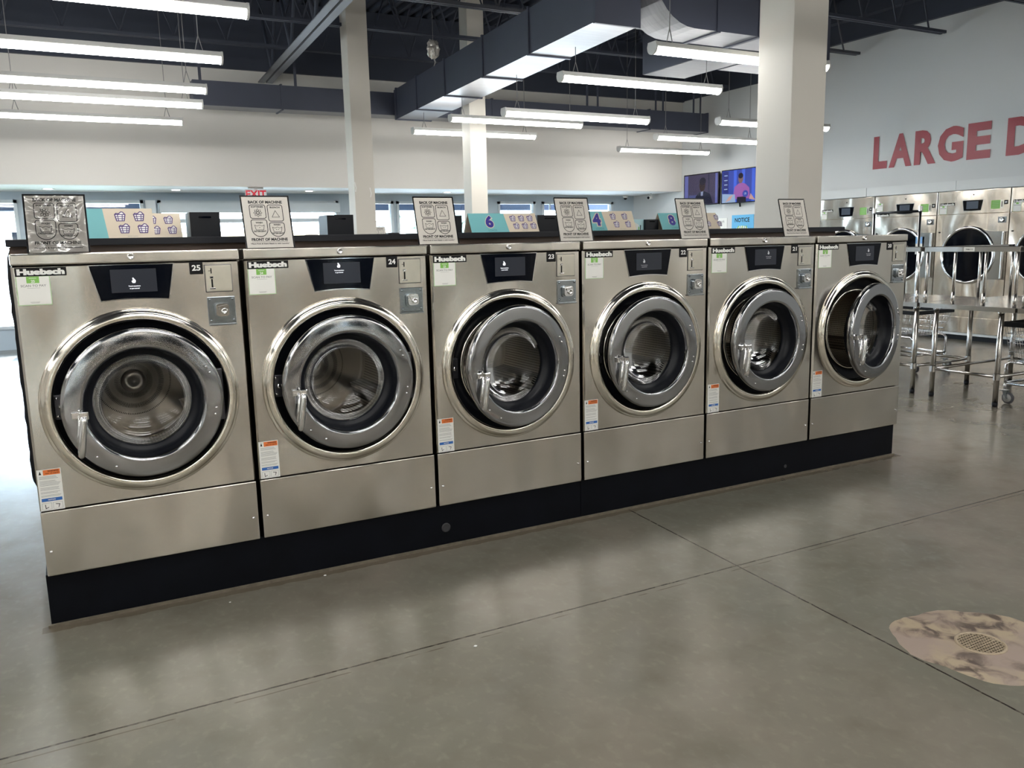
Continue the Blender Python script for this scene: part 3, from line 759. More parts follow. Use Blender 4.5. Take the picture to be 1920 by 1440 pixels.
WASH = [(25, 1.0, 0, -.018, 'stainless front-load washer numbered 25, door nearly closed, end of the row'),
        (24, .5, -.012, .012, 'stainless front-load washer numbered 24, grey drum hub seen through the glass'),
        (23, 6.5, -.030, -.004, 'stainless front-load washer numbered 23, door slightly ajar'),
        (22, 1.5, -.030, -.016, 'stainless front-load washer numbered 22, between washers 23 and 21'),
        (21, 2.5, .02, .004, 'stainless front-load washer numbered 21, crinkled reflections in its door ring'),
        (20, 11, .03, -.002, 'stainless front-load washer numbered 20, door standing open, far end of row')]
for i, (n, ang, dx, dz, lab) in enumerate(WASH):
    t = thing('washing_machine', lab, 'washing machine', (i*W, 0, 0), 0, 'front load washers in a row on a black plinth')
    cpart('cab', 'cabinet', f_cab, STEEL, t); cpart('front', 'front_panel', f_front, STEEL, t)
    lp = cpart('lower', 'lower_panel', f_lower, STEEL, t); cp = cpart('cover', 'top_cover', f_cover, STEEL, t)
    for x in (.028, .752): cpart('screw', 'screw', f_screw, CHROME, lp, (x, .002, .295))
    cpart('tlock', 'lock', f_toplock, CHROME, cp)
    cpart('rim', 'door_surround', f_rim, RIM, t); tb = cpart('tub', 'tub_front', f_tub, BLACKP, t)
    cpart('tubrim', 'tub_rim', f_tubrim, RIM, tb)
    d = cpart('drum', 'drum', f_drum, PERF, t); cpart('hub', 'hub', f_hub, DRUM, d)
    cpart('latch', 'latch_plate', f_latch, [LATCHM, CHROME], t)
    disp = cpart('disp', 'control_display', f_display, [BLACKG, CHROME], t); sc = cpart('scr', 'screen', f_screen, SCREEN, disp)
    mb = MB(); f_scrtext(mb, dx, dz); mb.build('screen_text', SCRTXT if n > 22 else mat('dim_lcd_text_%d' % n, (.3, .31, .33), .4, emit=.25), disp)
    brand = cpart('brand', 'brand_plate', f_brand, [INK, WHITE], t)
    mb = MB(); sticker_pay(n)(mb); mb.build('payment_sticker', [PAPERS, LGREEN, GREEN, GREY], t)
    mb = MB(); sticker_num(n)(mb); mb.build('number_tag', [INK, WHITE], t)
    cs = cpart('coin', 'coin_slot_plate', f_coin, [BRASS, LATCHM], t); cpart('slot', 'coin_slot', f_slot, [CHROME, INK], cs)
    cb = cpart('cbox', 'coin_box_door', f_box, ZINC, t); cpart('cbl', 'coin_box_lock', f_boxlock, [ZINC, CHROME], cb)
    cpart('warn', 'warning_label', f_warn, [PAPERS, INK, ORANGE, BLUE, GREY], t)
    door = cpart('door', 'door', f_door, CHROMED, t, (CX+.277, -.030, CZ-.002)); door.rotation_euler = (0, 0, math.radians(ang))
    cpart('dg', 'door_gasket', f_doorgasket, RUBBER, door); cpart('gl', 'door_glass', f_glass, GLASSD, door)
    cpart('hd', 'handle', f_handle, CHROME, door); [cpart('ds', 'screw', f_dscrew, CHROME, door, (DC+rr*math.cos(math.radians(a)), -.0325, rr*math.sin(math.radians(a)))) for a, rr in DSCREWS]; cpart('hg', 'hinge', f_hinge, LATCHM, door)
    b = [None, None]
# plinth
m = MB(); m.box(0.0, 3*W-.001, .025, 1.6, 0, .2015, 0, .002); m.box(3*W+.001, 4.672, .025, 1.6, 0, .2015, 0, .002)
o = tag(m.build('plinth', BLACKB), 'low black painted plinth carrying the whole row of washers', 'plinth')
for x, z, r in ((1.605, .089, .022), (3.745, .063, .010)):
    m = MB(); m.lathe([(r, 0), (r, -.003), (r*.8, -.004), (r*.4, -.002), (0, -.002)], (x, .025, z), seg=20); m.build('plug', mat('dull_plug', (.03, .03, .033), .5), o)
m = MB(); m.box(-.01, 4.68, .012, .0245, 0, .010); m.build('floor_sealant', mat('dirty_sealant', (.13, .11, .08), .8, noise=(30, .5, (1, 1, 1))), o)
# partition behind the washers with a black ledge on top
t = thing('partition_ledge', 'dark brown partition with black laminate ledge behind the washer row', 'partition', (0, 0, 0))
m = MB(); m.box(-.01, 4.66, .53, .56, 1.3745, 1.402); m.box(-.035, 4.66, .945, 1.55, .2025, 1.402); m.build('panel', WOOD, t)
m = MB(); m.box(-.022, 4.69, .48, 1.60, 1.402, 1.430, 0, .002); m.build('ledge_top', LEDGE, t)
m = MB()
m.prism([(-.035, .30), (-.050, .34)]+[(-.050-.006*random.random(), .36+k*.04) for k in range(24)]+[(-.046, 1.36), (-.035, 1.39)], 'y', .95, 1.5)
m.build('side_edge', BLACKP, t)
m = MB(); m.box(0, 1.1, .562, .94, 1.375, 1.378); m.build('cover_strip', BLACKP, t)

# ================================================================ instruction signs on the washers
def rr_outline(x0, x1, z0, z1, r, n=4, rb=None): return rrect(x0, x1, z0, z1, r, n, rb)
def sign_art(m, fr, w_, h_):
    k = w_/.185
    def P(x, y): return (x*k, y*k)
    m.text(fr, 'BACK OF MACHINE', *P(.0, .190), .0125*k, 1, .0006, .04, wd=.136*k)
    lw = .0026*k
    m.ribbon(fr, [P(*p) for p in rrect(-.066, -.003, .122, .178, .008)], lw, 1, .0006, True)
    m.ribbon(fr, [P(*p) for p in rrect(.006, .066, .110, .178, .008)], lw, 1, .0006, True)
    m.ribbon(fr, [P(*p) for p in rrect(-.066, -.003, .046, .116, .008, 6, .0314)], lw, 1, .0006, True)
    m.ribbon(fr, [P(*p) for p in rrect(.006, .066, .046, .103, .008, 6, .0299)], lw, 1, .0006, True)
    m.text(fr, 'SOFTENER', *P(-.0345, .170), .0065*k, 1, .0006, .04, wd=.050*k); m.text(fr, 'BLEACH', *P(.036, .168), .0070*k, 1, .0006, .04, wd=.040*k)
    cx, cz = -.0345, .145
    for a in range(8):      # petals
        t = a*PI/4; d = Vector((math.cos(t), math.sin(t))); nn = Vector((-d.y, d.x)); o = Vector((cx, cz))
        m.ribbon(fr, [P(*(o+d*.004)), P(*(o+d*.011+nn*.0045)), P(*(o+d*.017)), P(*(o+d*.011-nn*.0045))], .0015*k, 1, .0006, True)
    m.ribbon(fr, [P(.021, .127), P(.051, .127), P(.036, .154)], .0018*k, 1, .0006, True)
    for cx, zt, dots in ((-.0345, .104, 1), (.036, .095, 2)):
        m.text(fr, 'WASH', *P(cx, zt), .0065*k, 1, .0006, .04, wd=.028*k)
        z = zt-.010
        m.ribbon(fr, [P(cx-.019, z), P(cx-.010, z-.004), P(cx, z), P(cx+.010, z-.004), P(cx+.019, z)], .0016*k, 1, .0006)
        m.ribbon(fr, [P(cx-.019, z), P(cx-.015, z-.020), P(cx+.015, z-.020), P(cx+.019, z)], .0017*k, 1, .0006)
        for q in ([0] if dots == 1 else [-.004, .004]): m.plane2(fr, [P(cx+q-.0014, z-.0115), P(cx+q+.0014, z-.0115), P(cx+q+.0014, z-.0085), P(cx+q-.0014, z-.0085)], 1, .0006)
        m.text(fr, 'DETERGENT', *P(cx, z-.026), .0062*k, 1, .0006, .04, wd=.050*k)
    m.text(fr, 'FRONT OF MACHINE', *P(0, .034), .0120*k, 1, .0006, .04, wd=.145*k)
    m.plane2(fr, [P(-.072, .0235), P(.072, .0235), P(.072, .0245), P(-.072, .0245)], 1, .0006)
    m.text(fr, '*Place Pods & Scent Beads in with Laundry*', *P(0, .016), .0072*k, 1, .0006, .03, wd=.158*k)
def build_sign(loc, w_, h_, lean, lab, group, rot=0):
    t = thing('instruction_sign', lab, 'sign', loc, rot, group)
    v = Vector((0, lean, math.sqrt(h_*h_-lean*lean))).normalized(); fr = frame((0, 0, .003), (1, 0, 0), v); o, u, vv, n = fr
    m = MB(); a = w_/2
    pts = [(-a, 0), (a, 0), (a, h_), (-a, h_)]
    m.plane2(fr, pts, 0, 0); m.plane2(fr, pts[::-1], 0, -.002); sign_art(m, fr, w_, h_); m.build('printed_sheet', [PAPER, INK], t, recalc=False)
    m = MB(); e = .004
    m.plane2(fr, [(-a-e, 0), (a+e, 0), (a+e, h_+e), (-a-e, h_+e)], 0, -.0025); m.plane2(fr, [(-a-e, 0), (a+e, 0), (a+e, h_+e), (-a-e, h_+e)], 0, -.005)
    m.ribbon(fr, [(-a-e, 0), (-a-e, h_+e), (a+e, h_+e), (a+e, 0)], .004, 0, .0008)
    m.build('black_backing', BLACKH, t, recalc=False)
    m = MB(); m.box(-a, a, -.012, .07, 0, .003); m.build('foot', ACRYL, t)
    m = MB(); m.plane2(fr, [(-a, 0), (a, 0), (a, h_), (-a, h_)], 0, .003); m.build('acrylic_cover', FILMC if 'crinkled' in lab else FILM, t, recalc=False)
    return t
def film(nm, refl, st):
    m = thin_glass(nm, (1, 1, 1), refl, .16); nt = m.node_tree
    g = [n for n in nt.nodes if n.type == 'BSDF_GLOSSY'][0]; tc = nt.nodes.new('ShaderNodeNewGeometry')
    n = nt.nodes.new('ShaderNodeTexNoise'); n.inputs['Scale'].default_value = 11; n.inputs['Detail'].default_value = 1.5; n.inputs['Distortion'].default_value = 1.2
    bp = nt.nodes.new('ShaderNodeBump'); bp.inputs['Strength'].default_value = st; bp.inputs['Distance'].default_value = .13
    nt.links.new(tc.outputs['Position'], n.inputs[0]); nt.links.new(n.outputs[0], bp.inputs['Height']); nt.links.new(bp.outputs[0], g.inputs['Normal']); return m
FILM = film('smooth_film', .4, .04); FILMC = film('wrinkled_film', 4.0, .9)
SG = 'instruction signs on the washer tops'
signs = [(.163, 'crinkled clear-covered instruction sign leaning on washer 25'), (.902, 'instruction sign on washer 24 with a glossy torn lower right corner'),
         (1.624, 'instruction sign standing over the joint of washers 24 and 23'), (2.335, 'instruction sign over the joint of washers 23 and 22, left of card 4'),
         (3.058, 'instruction sign over the joint of washers 22 and 21, before card 8'), (3.78, 'instruction sign over the joint of washers 21 and 20, before the thick column')]
for i, (x, lab) in enumerate(signs):
    build_sign((x, .028, ZTOP+.0005), .180 if i else .186, .206, .055, lab, SG, (-.03, .02, 0, .01, -.02, -.03)[i])

# ================================================================ things on the ledge
LZ = 1.4305
def basket_icon(m, fr, cx, cz, s, m0, m1, off=.001):
    """wire laundry basket with a heap of clothes"""
    def P(x, y): return (cx+x*s, cz+y*s)
    m.plane2(fr, [P(-.36, -.5), P(.36, -.5), P(.5, .22), P(-.5, .22)], m1, off)
    m.plane2(fr, [P(-.5, .22), P(.45, .22), P(.3, .5), P(.12, .52), P(-.15, .3), P(-.35, .34)], m1, off)
    lw = .10*s; q = off+.0004
    m.ribbon(fr, [P(-.36, -.5), P(.36, -.5), P(.5, .22), P(-.5, .22)], lw, m0, q, True)
    m.ribbon(fr, [P(-.5, .22), P(-.35, .36), P(-.12, .30), P(.12, .52), P(.3, .48), P(.48, .22)], lw, m0, q)
    for x in (-.17, .17): m.ribbon(fr, [P(x, -.5), P(x*1.4, .22)], lw*.8, m0, q)
    for z in (-.26, -.02): m.ribbon(fr, [P(-.40-(z+.26)*.2, z), P(.40+(z+.26)*.2, z)], lw*.8, m0, q)
def load_card(loc, w_, h_, dep, num, cols, rows, lab, lean=.05, numx=.55, split=.42, rot=0, brand=True, numvis=True):
    """folded tent card: front face leans back; teal left part with number, beige right part with baskets"""
    t = thing('load_size_card', lab, 'card', loc, rot, 'folded load size cards on the ledge')
    v = Vector((0, lean, h_)); fr = frame((0, 0, 0), (1, 0, 0), v); H = v.length
    bk = frame((0, 2*lean, 0), (-1, 0, 0), (0, -lean, h_))
    sk = .10*H           # printed colour split slants a little
    m = MB(); xs_ = w_*split
    m.plane2(fr, [(0, 0), (xs_+sk, 0), (xs_, H), (0, H)], 1, .0006); m.plane2(fr, [(xs_+sk, 0), (w_, 0), (w_, H), (xs_, H)], 0, .0006)
    m.plane2(fr, [(0, 0), (w_, 0), (w_, H), (0, H)][::-1], 0, -.0006); m.plane2(bk, [(0, 0), (-0, H), (-w_, H), (-w_, 0)][::-1], 0)
    m.build('folded_card', [BEIGE, TEAL], t, recalc=False)
    m = MB(); nx = xs_*numx
    if numvis:
        m.text(fr, num, nx, H*.56, H*.72, 1, .0012, .12); m.text(fr, num, nx, H*.56, H*.64, 0, .0016, .05)
    m.text(fr, 'LOADS', nx+H*.08, H*.10, H*.10, 2, .0014, 0); m.build('printed_number', [NAVY, BEIGE, mat('teal_dark_ink', (.05, .2, .2), .6)], t, recalc=False)
    m = MB(); n = cols; gw = (w_-xs_)
    for r in range(rows):
        for c in range(cols):
            s = H*.30; cx = xs_+sk*.4+gw*(.5+(c-(cols-1)/2)*(.27 if cols == 3 else .38)*(1 if cols < 4 else .8)); basket_icon(m, fr, cx-(.012*r*-1), H*(.73-.41*r), s, 0, 1)
    if brand: m.text(fr, 'SPEED CLEAN', xs_+gw*.55, H*.055, H*.035, 2, .0012, 0)
    m.build('printed_baskets', [PURPLE, WHITE, GREY], t, recalc=False)
    return t
load_card((.10, .56, LZ), .43, .124, .1, '4', 2, 2, 'teal and beige load card with four large baskets behind the crinkled sign', numx=.48, split=.55)
load_card((.47, .72, LZ), .19, .110, .1, '4', 2, 2, 'smaller beige load card with four baskets, right of the large one', split=.04, numvis=False, brand=False)
load_card((2.035, .56, LZ), .40, .098, .1, '6', 3, 2, 'teal and beige load card marked 6 with six baskets', split=.52)
load_card((2.70, .56, LZ), .375, .108, .1, '4', 2, 2, 'teal and beige load card marked 4, right of the sign over washers 23 and 22', split=.44, numx=.72)
load_card((3.262, .56, LZ), .44, .096, .1, '8', 4, 2, 'teal and beige load card marked 8, half behind a sign', split=.36)
def black_bin(x0, x1, h, lab, y=.60, dep=.15):
    t = thing('slotted_bin', lab, 'bin', ((x0+x1)/2, y, LZ), 0, 'black slotted bins on the ledge'); a = (x1-x0)/2
    m = MB(); z1 = h
    pr = rrect(-a, a, 0, z1, .004)
    for (q0, q1, y0_, y1_) in ((-a, a, 0, .004), (-a, a, dep-.004, dep), (-a, -a+.004, .004, dep-.004), (a-.004, a, .004, dep-.004)): m.box(q0, q1, y0_, y1_, 0, z1)
    m.box(-a+.004, a-.004, .004, dep-.004, 0, .004); m.build('body', BLACKP, t)
    m = MB(); m.prism(rrect(-a*.42, a*.42, z1*.76, z1*.84, .004), 'y', -.002, 0, 0); m.build('hand_slot', mat('slot_shadow', (.004, .004, .006), .6) if 0 else BLACKG, t)
    return t
black_bin(.681, .808, .108, 'black slotted bin left of the sign on washer 24')
black_bin(1.295, 1.424, .094, 'black slotted bin in front of the square column')
black_bin(1.88, 1.999, .088, 'black slotted bin between the sign at washers 24 and 23 and card 6')
black_bin(2.447, 2.60, .088, 'black slotted bin between card 6 and the next sign')
black_bin(3.170, 3.262, .060, 'black slotted bin left of card 8')
# picture easel card beside card 4
m = MB(); m.box(0, .10, 0, .003, 0, .062, 0)
m.plane2(XZ(-.0006), [(.004, .004), (.05, .004), (.06, .03), (.02, .05), (.004, .045)], 1); m.plane2(XZ(-.0006), [(.068, .002), (.074, .002), (.075, .028), (.069, .030)], 2)
m.plane2(XZ(-.0006), [(.056, .002), (.064, .002), (.064, .018), (.056, .02)], 3)
o = m.build('small_picture_card', [mat('card_sky', (.45, .68, .72), .5), mat('card_pale', (.75, .78, .75), .5), INK, GREEN]); o.location = (3.075, .62, LZ); tag(o, 'small pale blue picture card standing right of card 4', 'card')

# far service counter with its own signs
t = thing('far_machine_bank', 'far bank of machines whose signs show just above the ledge', 'counter', (0, 0, 0))
m = MB(); m.box(.6, 3.1, 7.2, 8.0, 0, 1.385, 0, .01); m.box(3.6, 4.7, 7.2, 8.0, 0, 1.385, 0, .01); m.build('cabinet', STEEL, t)
m = MB(); m.box(.58, 3.12, 7.18, 8.02, 1.385, 1.40, 0, .004); m.box(3.58, 4.72, 7.18, 8.02, 1.385, 1.40, 0, .004); m.build('counter_top', LEDGE, t)
FZ = 1.4005
build_sign((3.86, 7.25, FZ), .19, .215, .05, 'small far instruction sign right of the square column', 'distant signs')
t = thing('slotted_bin', 'tiny distant black bin beside the far instruction sign', 'bin', (4.06, 7.25, FZ)); m = MB(); m.box(-.075, .075, 0, .12, 0, .135, 0, .004); m.build('body', BLACKP, t); m = MB(); m.box(-.04, .04, -.002, 0, .105, .115); m.build('hand_slot', BLACKG, t)
t = thing('wire_display_rack', 'black curled wire rack against the window light, right of the square column', 'rack', (3.78, 7.4, FZ))
m = MB()
for cx, cz, r in ((-.05, .29, .10), (.05, .22, .085), (.0, .12, .11), (.03, .33, .05)):
    m.tube([(cx+r*math.cos(a*PI/12), .01*a/12, cz+r*math.sin(a*PI/12)) for a in range(25)], .005, 5, cap=False)
m.tube([(0, 0, 0), (0, 0, .3)], .006, 6); m.box(-.06, .06, -.04, .04, 0, .006); m.build('wire_scroll', BLACKP, t)
for x, w_, h_, mt, lab in ((2.72, .16, .10, TEAL, 'tiny distant teal card on the far counter'), (2.90, .17, .13, BEIGE, 'tiny distant beige load card on the far counter, right of the sign on washer 24'), (1.98, .10, .09, TEAL, 'tiny distant teal card left of the sign on washer 24'), (2.12, .22, .10, BEIGE, 'tiny distant beige load card left of the sign on washer 24')):
    m = MB(); m.prism([(0, 0), (.03, h_), (.06, 0)], 'x', 0, w_, 0)
    for k in range(3): m.plane2(frame((0, 0, 0), (1, 0, 0), (0, .03, h_)), [(w_*(.1+.3*k), h_*.3), (w_*(.3+.3*k), h_*.3), (w_*(.3+.3*k), h_*.75), (w_*(.1+.3*k), h_*.75)], 1, .002)
    o = m.build('load_size_card', [mt, WHITE]); o.location = (x, 7.3, FZ); tag(o, lab, 'card', 'distant load cards')

# ================================================================ right wall: lettering, trim, televisions, posters
YZ = lambda x, y=0, z=0: frame((x, y, z), (0, -1, 0), (0, 0, 1))      # faces -x, u runs towards the camera (to the right)
# letters individually: (char, y_left, y_right)
LET = [('L', 4.885, 4.655), ('A', 4.625, 4.275), ('R', 4.235, 3.915), ('G', 3.895, 3.54), ('E', 3.49, 3.18), ('D', 2.985, 2.62), ('R', 2.555, 2.235), ('Y', 2.21, 1.86), ('E', 1.83, 1.53), ('R', 1.48, 1.16), ('S', 1.13, .81)]
for k, (c, ya, yb) in enumerate(LET):
    if k > 6: break
    m = MB(); fr = YZ(XE-.002)
    m.text(fr, c, -ya, (2.278+2.72)/2, .442, 0, .004, .045, 'l', wd=ya-yb)
    o = m.build('wall_letter', REDL, recalc=False)
    nm = ('red wall letter L, first of the lettering', 'red wall letter A, second of the lettering', 'red wall letter R before the G', 'red wall letter G in LARGE', 'red wall letter E before the gap', 'red wall letter D after the gap', 'red wall letter R at the picture edge')[k]
    tag(o, nm, 'letter', 'red capital letters on the dryer wall')
m = MB()
ys = [5.79, 4.93, 3.57, 2.2, .8, -.6, -2.0]
for a, b in zip(ys[:-1], ys[1:]): m.box(XE-.055, XE-.001, b+.003, a-.003, 1.905, 2.026)
m.box(XE-.06, XE-.001, 5.765, 5.80, 0, 2.026)
struct(m.build('trim_4', TRIMW))
def tv(y0, y1, z0, z1, draw, lab):
    t = thing('wall_television', lab, 'television', (XE-.09, (y0+y1)/2, (z0+z1)/2), 0, 'televisions on the dryer wall')
    a = (y1-y0)/2; b = (z1-z0)/2
    m = MB(); m.box(0, .03, -a, a, -b, b, 0, .004); m.build('casing', TVB, t)
    m = MB(); m.box(.03, .089, -.1, .1, -.1, .1); m.tube([(.05, .05, -b+.05), (.06, .04, -b-.06)], .015, 6); m.build('wall_mount', BLACKP, t)
    m = MB(); fr = frame((-.001, a, -b), (0, -1, 0), (0, 0, 1)); ww, hh = 2*a, 2*b; mats_ = draw(m, fr, ww, hh); m.build('screen', mats_, t, recalc=False)
    m = MB(); m.plane2(fr, [(.0, 0), (ww, 0), (ww, hh), (0, hh)], 0, .006); m.build('screen_glass', thin_glass('tv_glass', (1, 1, 1), .5, .05), t, recalc=False)
def ell(cx, cz, rx, rz, n=20): return [(cx+rx*math.cos(2*PI*k/n), cz+rz*math.sin(2*PI*k/n)) for k in range(n)]
def S(m, fr, w_, h_, pts, mi, off): m.plane2(fr, [(p[0]*w_, p[1]*h_) for p in pts], mi, off)
def draw1(m, fr, w_, h_):
    S(m, fr, w_, h_, [(.02, .03), (.98, .03), (.98, .97), (.02, .97)], 0, 0)
    S(m, fr, w_, h_, [(.03, .05), (.13, .05), (.13, .96), (.03, .96)], 1, .0006)
    S(m, fr, w_, h_, [(.70, .05), (.74, .05), (.74, .96), (.70, .96)], 2, .0006); S(m, fr, w_, h_, [(.90, .05), (.96, .05), (.96, .96), (.90, .96)], 1, .0006)
    S(m, fr, w_, h_, [(.15, .05), (.70, .05), (.70, .34), (.15, .34)], 3, .0006)
    S(m, fr, w_, h_, [(.30, .04), (.84, .04), (.76, .34), (.60, .44), (.46, .42), (.36, .30)], 4, .0012)
    S(m, fr, w_, h_, [(.50, .30), (.56, .30), (.57, .45), (.50, .42)], 5, .0018)
    S(m, fr, w_, h_, ell(.54, .62, .085, .19), 6, .0018); S(m, fr, w_, h_, ell(.55, .75, .09, .12), 4, .0022)
    return [em('tv_mauve', (.10, .085, .17), .6), em('tv_periwinkle', (.18, .20, .55), .8), em('tv_dim', (.05, .05, .12), .6), em('tv_blue_haze', (.12, .14, .36), .7), em('tv_dark_suit', (.03, .03, .07), .5), em('tv_shirt', (.35, .40, .60), .7), em('tv_skin_dark', (.07, .045, .05), .6)]
def draw2(m, fr, w_, h_):
    S(m, fr, w_, h_, [(.02, .03), (.98, .03), (.98, .97), (.02, .97)], 0, 0)
    for a, b in ((.34, .42), (.56, .64), (.82, .90)): S(m, fr, w_, h_, [(a, .03), (b, .03), (b, .97), (a, .97)], 1, .0006)
    S(m, fr, w_, h_, [(.04, .30), (.20, .30), (.20, .95), (.04, .95)], 2, .0006)
    for z in (.82, .68, .55, .42): S(m, fr, w_, h_, [(.08, z), (.17, z), (.17, z+.025), (.08, z+.025)], 3, .0012)
    S(m, fr, w_, h_, [(.32, .12), (.78, .12), (.76, .42), (.66, .54), (.58, .58), (.48, .57), (.37, .48)], 4, .0012)
    S(m, fr, w_, h_, ell(.53, .71, .065, .14), 5, .0018); S(m, fr, w_, h_, ell(.53, .79, .065, .08), 6, .0022)
    S(m, fr, w_, h_, [(.03, .03), (.40, .03), (.38, .26), (.03, .30)], 7, .0018)
    S(m, fr, w_, h_, [(.44, .03), (.68, .03), (.68, .18), (.44, .18)], 6, .0018)
    S(m, fr, w_, h_, [(.12, .05), (.26, .10), (.33, .26), (.22, .20)], 8, .0024); S(m, fr, w_, h_, [(.76, .10), (.92, .06), (.80, .26)], 8, .0024)
    S(m, fr, w_, h_, ell(.66, .26, .075, .10), 0, .0024)
    m.text(fr, '19', .66*w_, .26*h_, .07*h_, 3, .003, .03)
    return [em('tv_royal_blue', (.05, .09, .50), .9), em('tv_bright_blue', (.07, .16, .85), 1.0), em('tv_navy', (.03, .04, .25), .8), em('tv_white_text', (.5, .65, .9), .9), em('tv_magenta_shirt', (.42, .14, .50), .9),
            em('tv_skin', (.28, .17, .16), .8), em('tv_hair', (.04, .03, .06), .5), em('tv_cloud', (.40, .55, .80), .9), em('tv_peach', (.75, .45, .40), .9)]
tv(7.945, 8.88, 1.95, 2.505, draw1, 'left wall television showing a man in a dark suit')
tv(7.00, 7.885, 1.945, 2.51, draw2, 'right wall television showing a presenter in a pink shirt')
t = thing('notice_poster', 'bright blue NOTICE poster on the wall below the televisions', 'poster', (XE-.003, 0, 0))
m = MB(); m.box(-.004, .002, 7.18, 7.70, 1.20, 1.75); fr = YZ(-.0046)
m.text(fr, 'NOTICE', -7.45, 1.665, .072, 1, .0006, .02)
m.plane2(fr, [(p[0], p[1]) for p in ell(-7.45, 1.40, .21, .17)], 2, .0004)
for k in range(5): m.ribbon(fr, [(-7.55+.05*k, 1.45), (-7.56+.055*k, 1.52), (-7.53+.045*k, 1.56)], .022, 3+k % 2, .001)
m.build('printed_panel', [mat('poster_cyan', (.10, .42, .72), .4), INK, WHITE, GREEN, mat('poster_green', (.25, .5, .4), .5)], t)
t = thing('wifi_poster', 'white printed network notice left of the blue NOTICE poster', 'poster', (XE-.003, 0, 0))
m = MB(); m.box(-.004, .002, 7.82, 8.38, 1.20, 1.71); fr = YZ(-.0046)
for k, s in enumerate(('Wi-Fi Network', 'Laundry', 'Customer Guest', 'Password')): m.text(fr, s, -8.08, 1.655-.085*k, .045 if k != 1 else .04, 1, .0006, .01)
m.plane2(fr, [(-8.34, 1.622), (-7.92, 1.622), (-7.92, 1.626), (-8.34, 1.626)], 1, .0006); m.build('printed_panel', [WHITE, GREY], t)

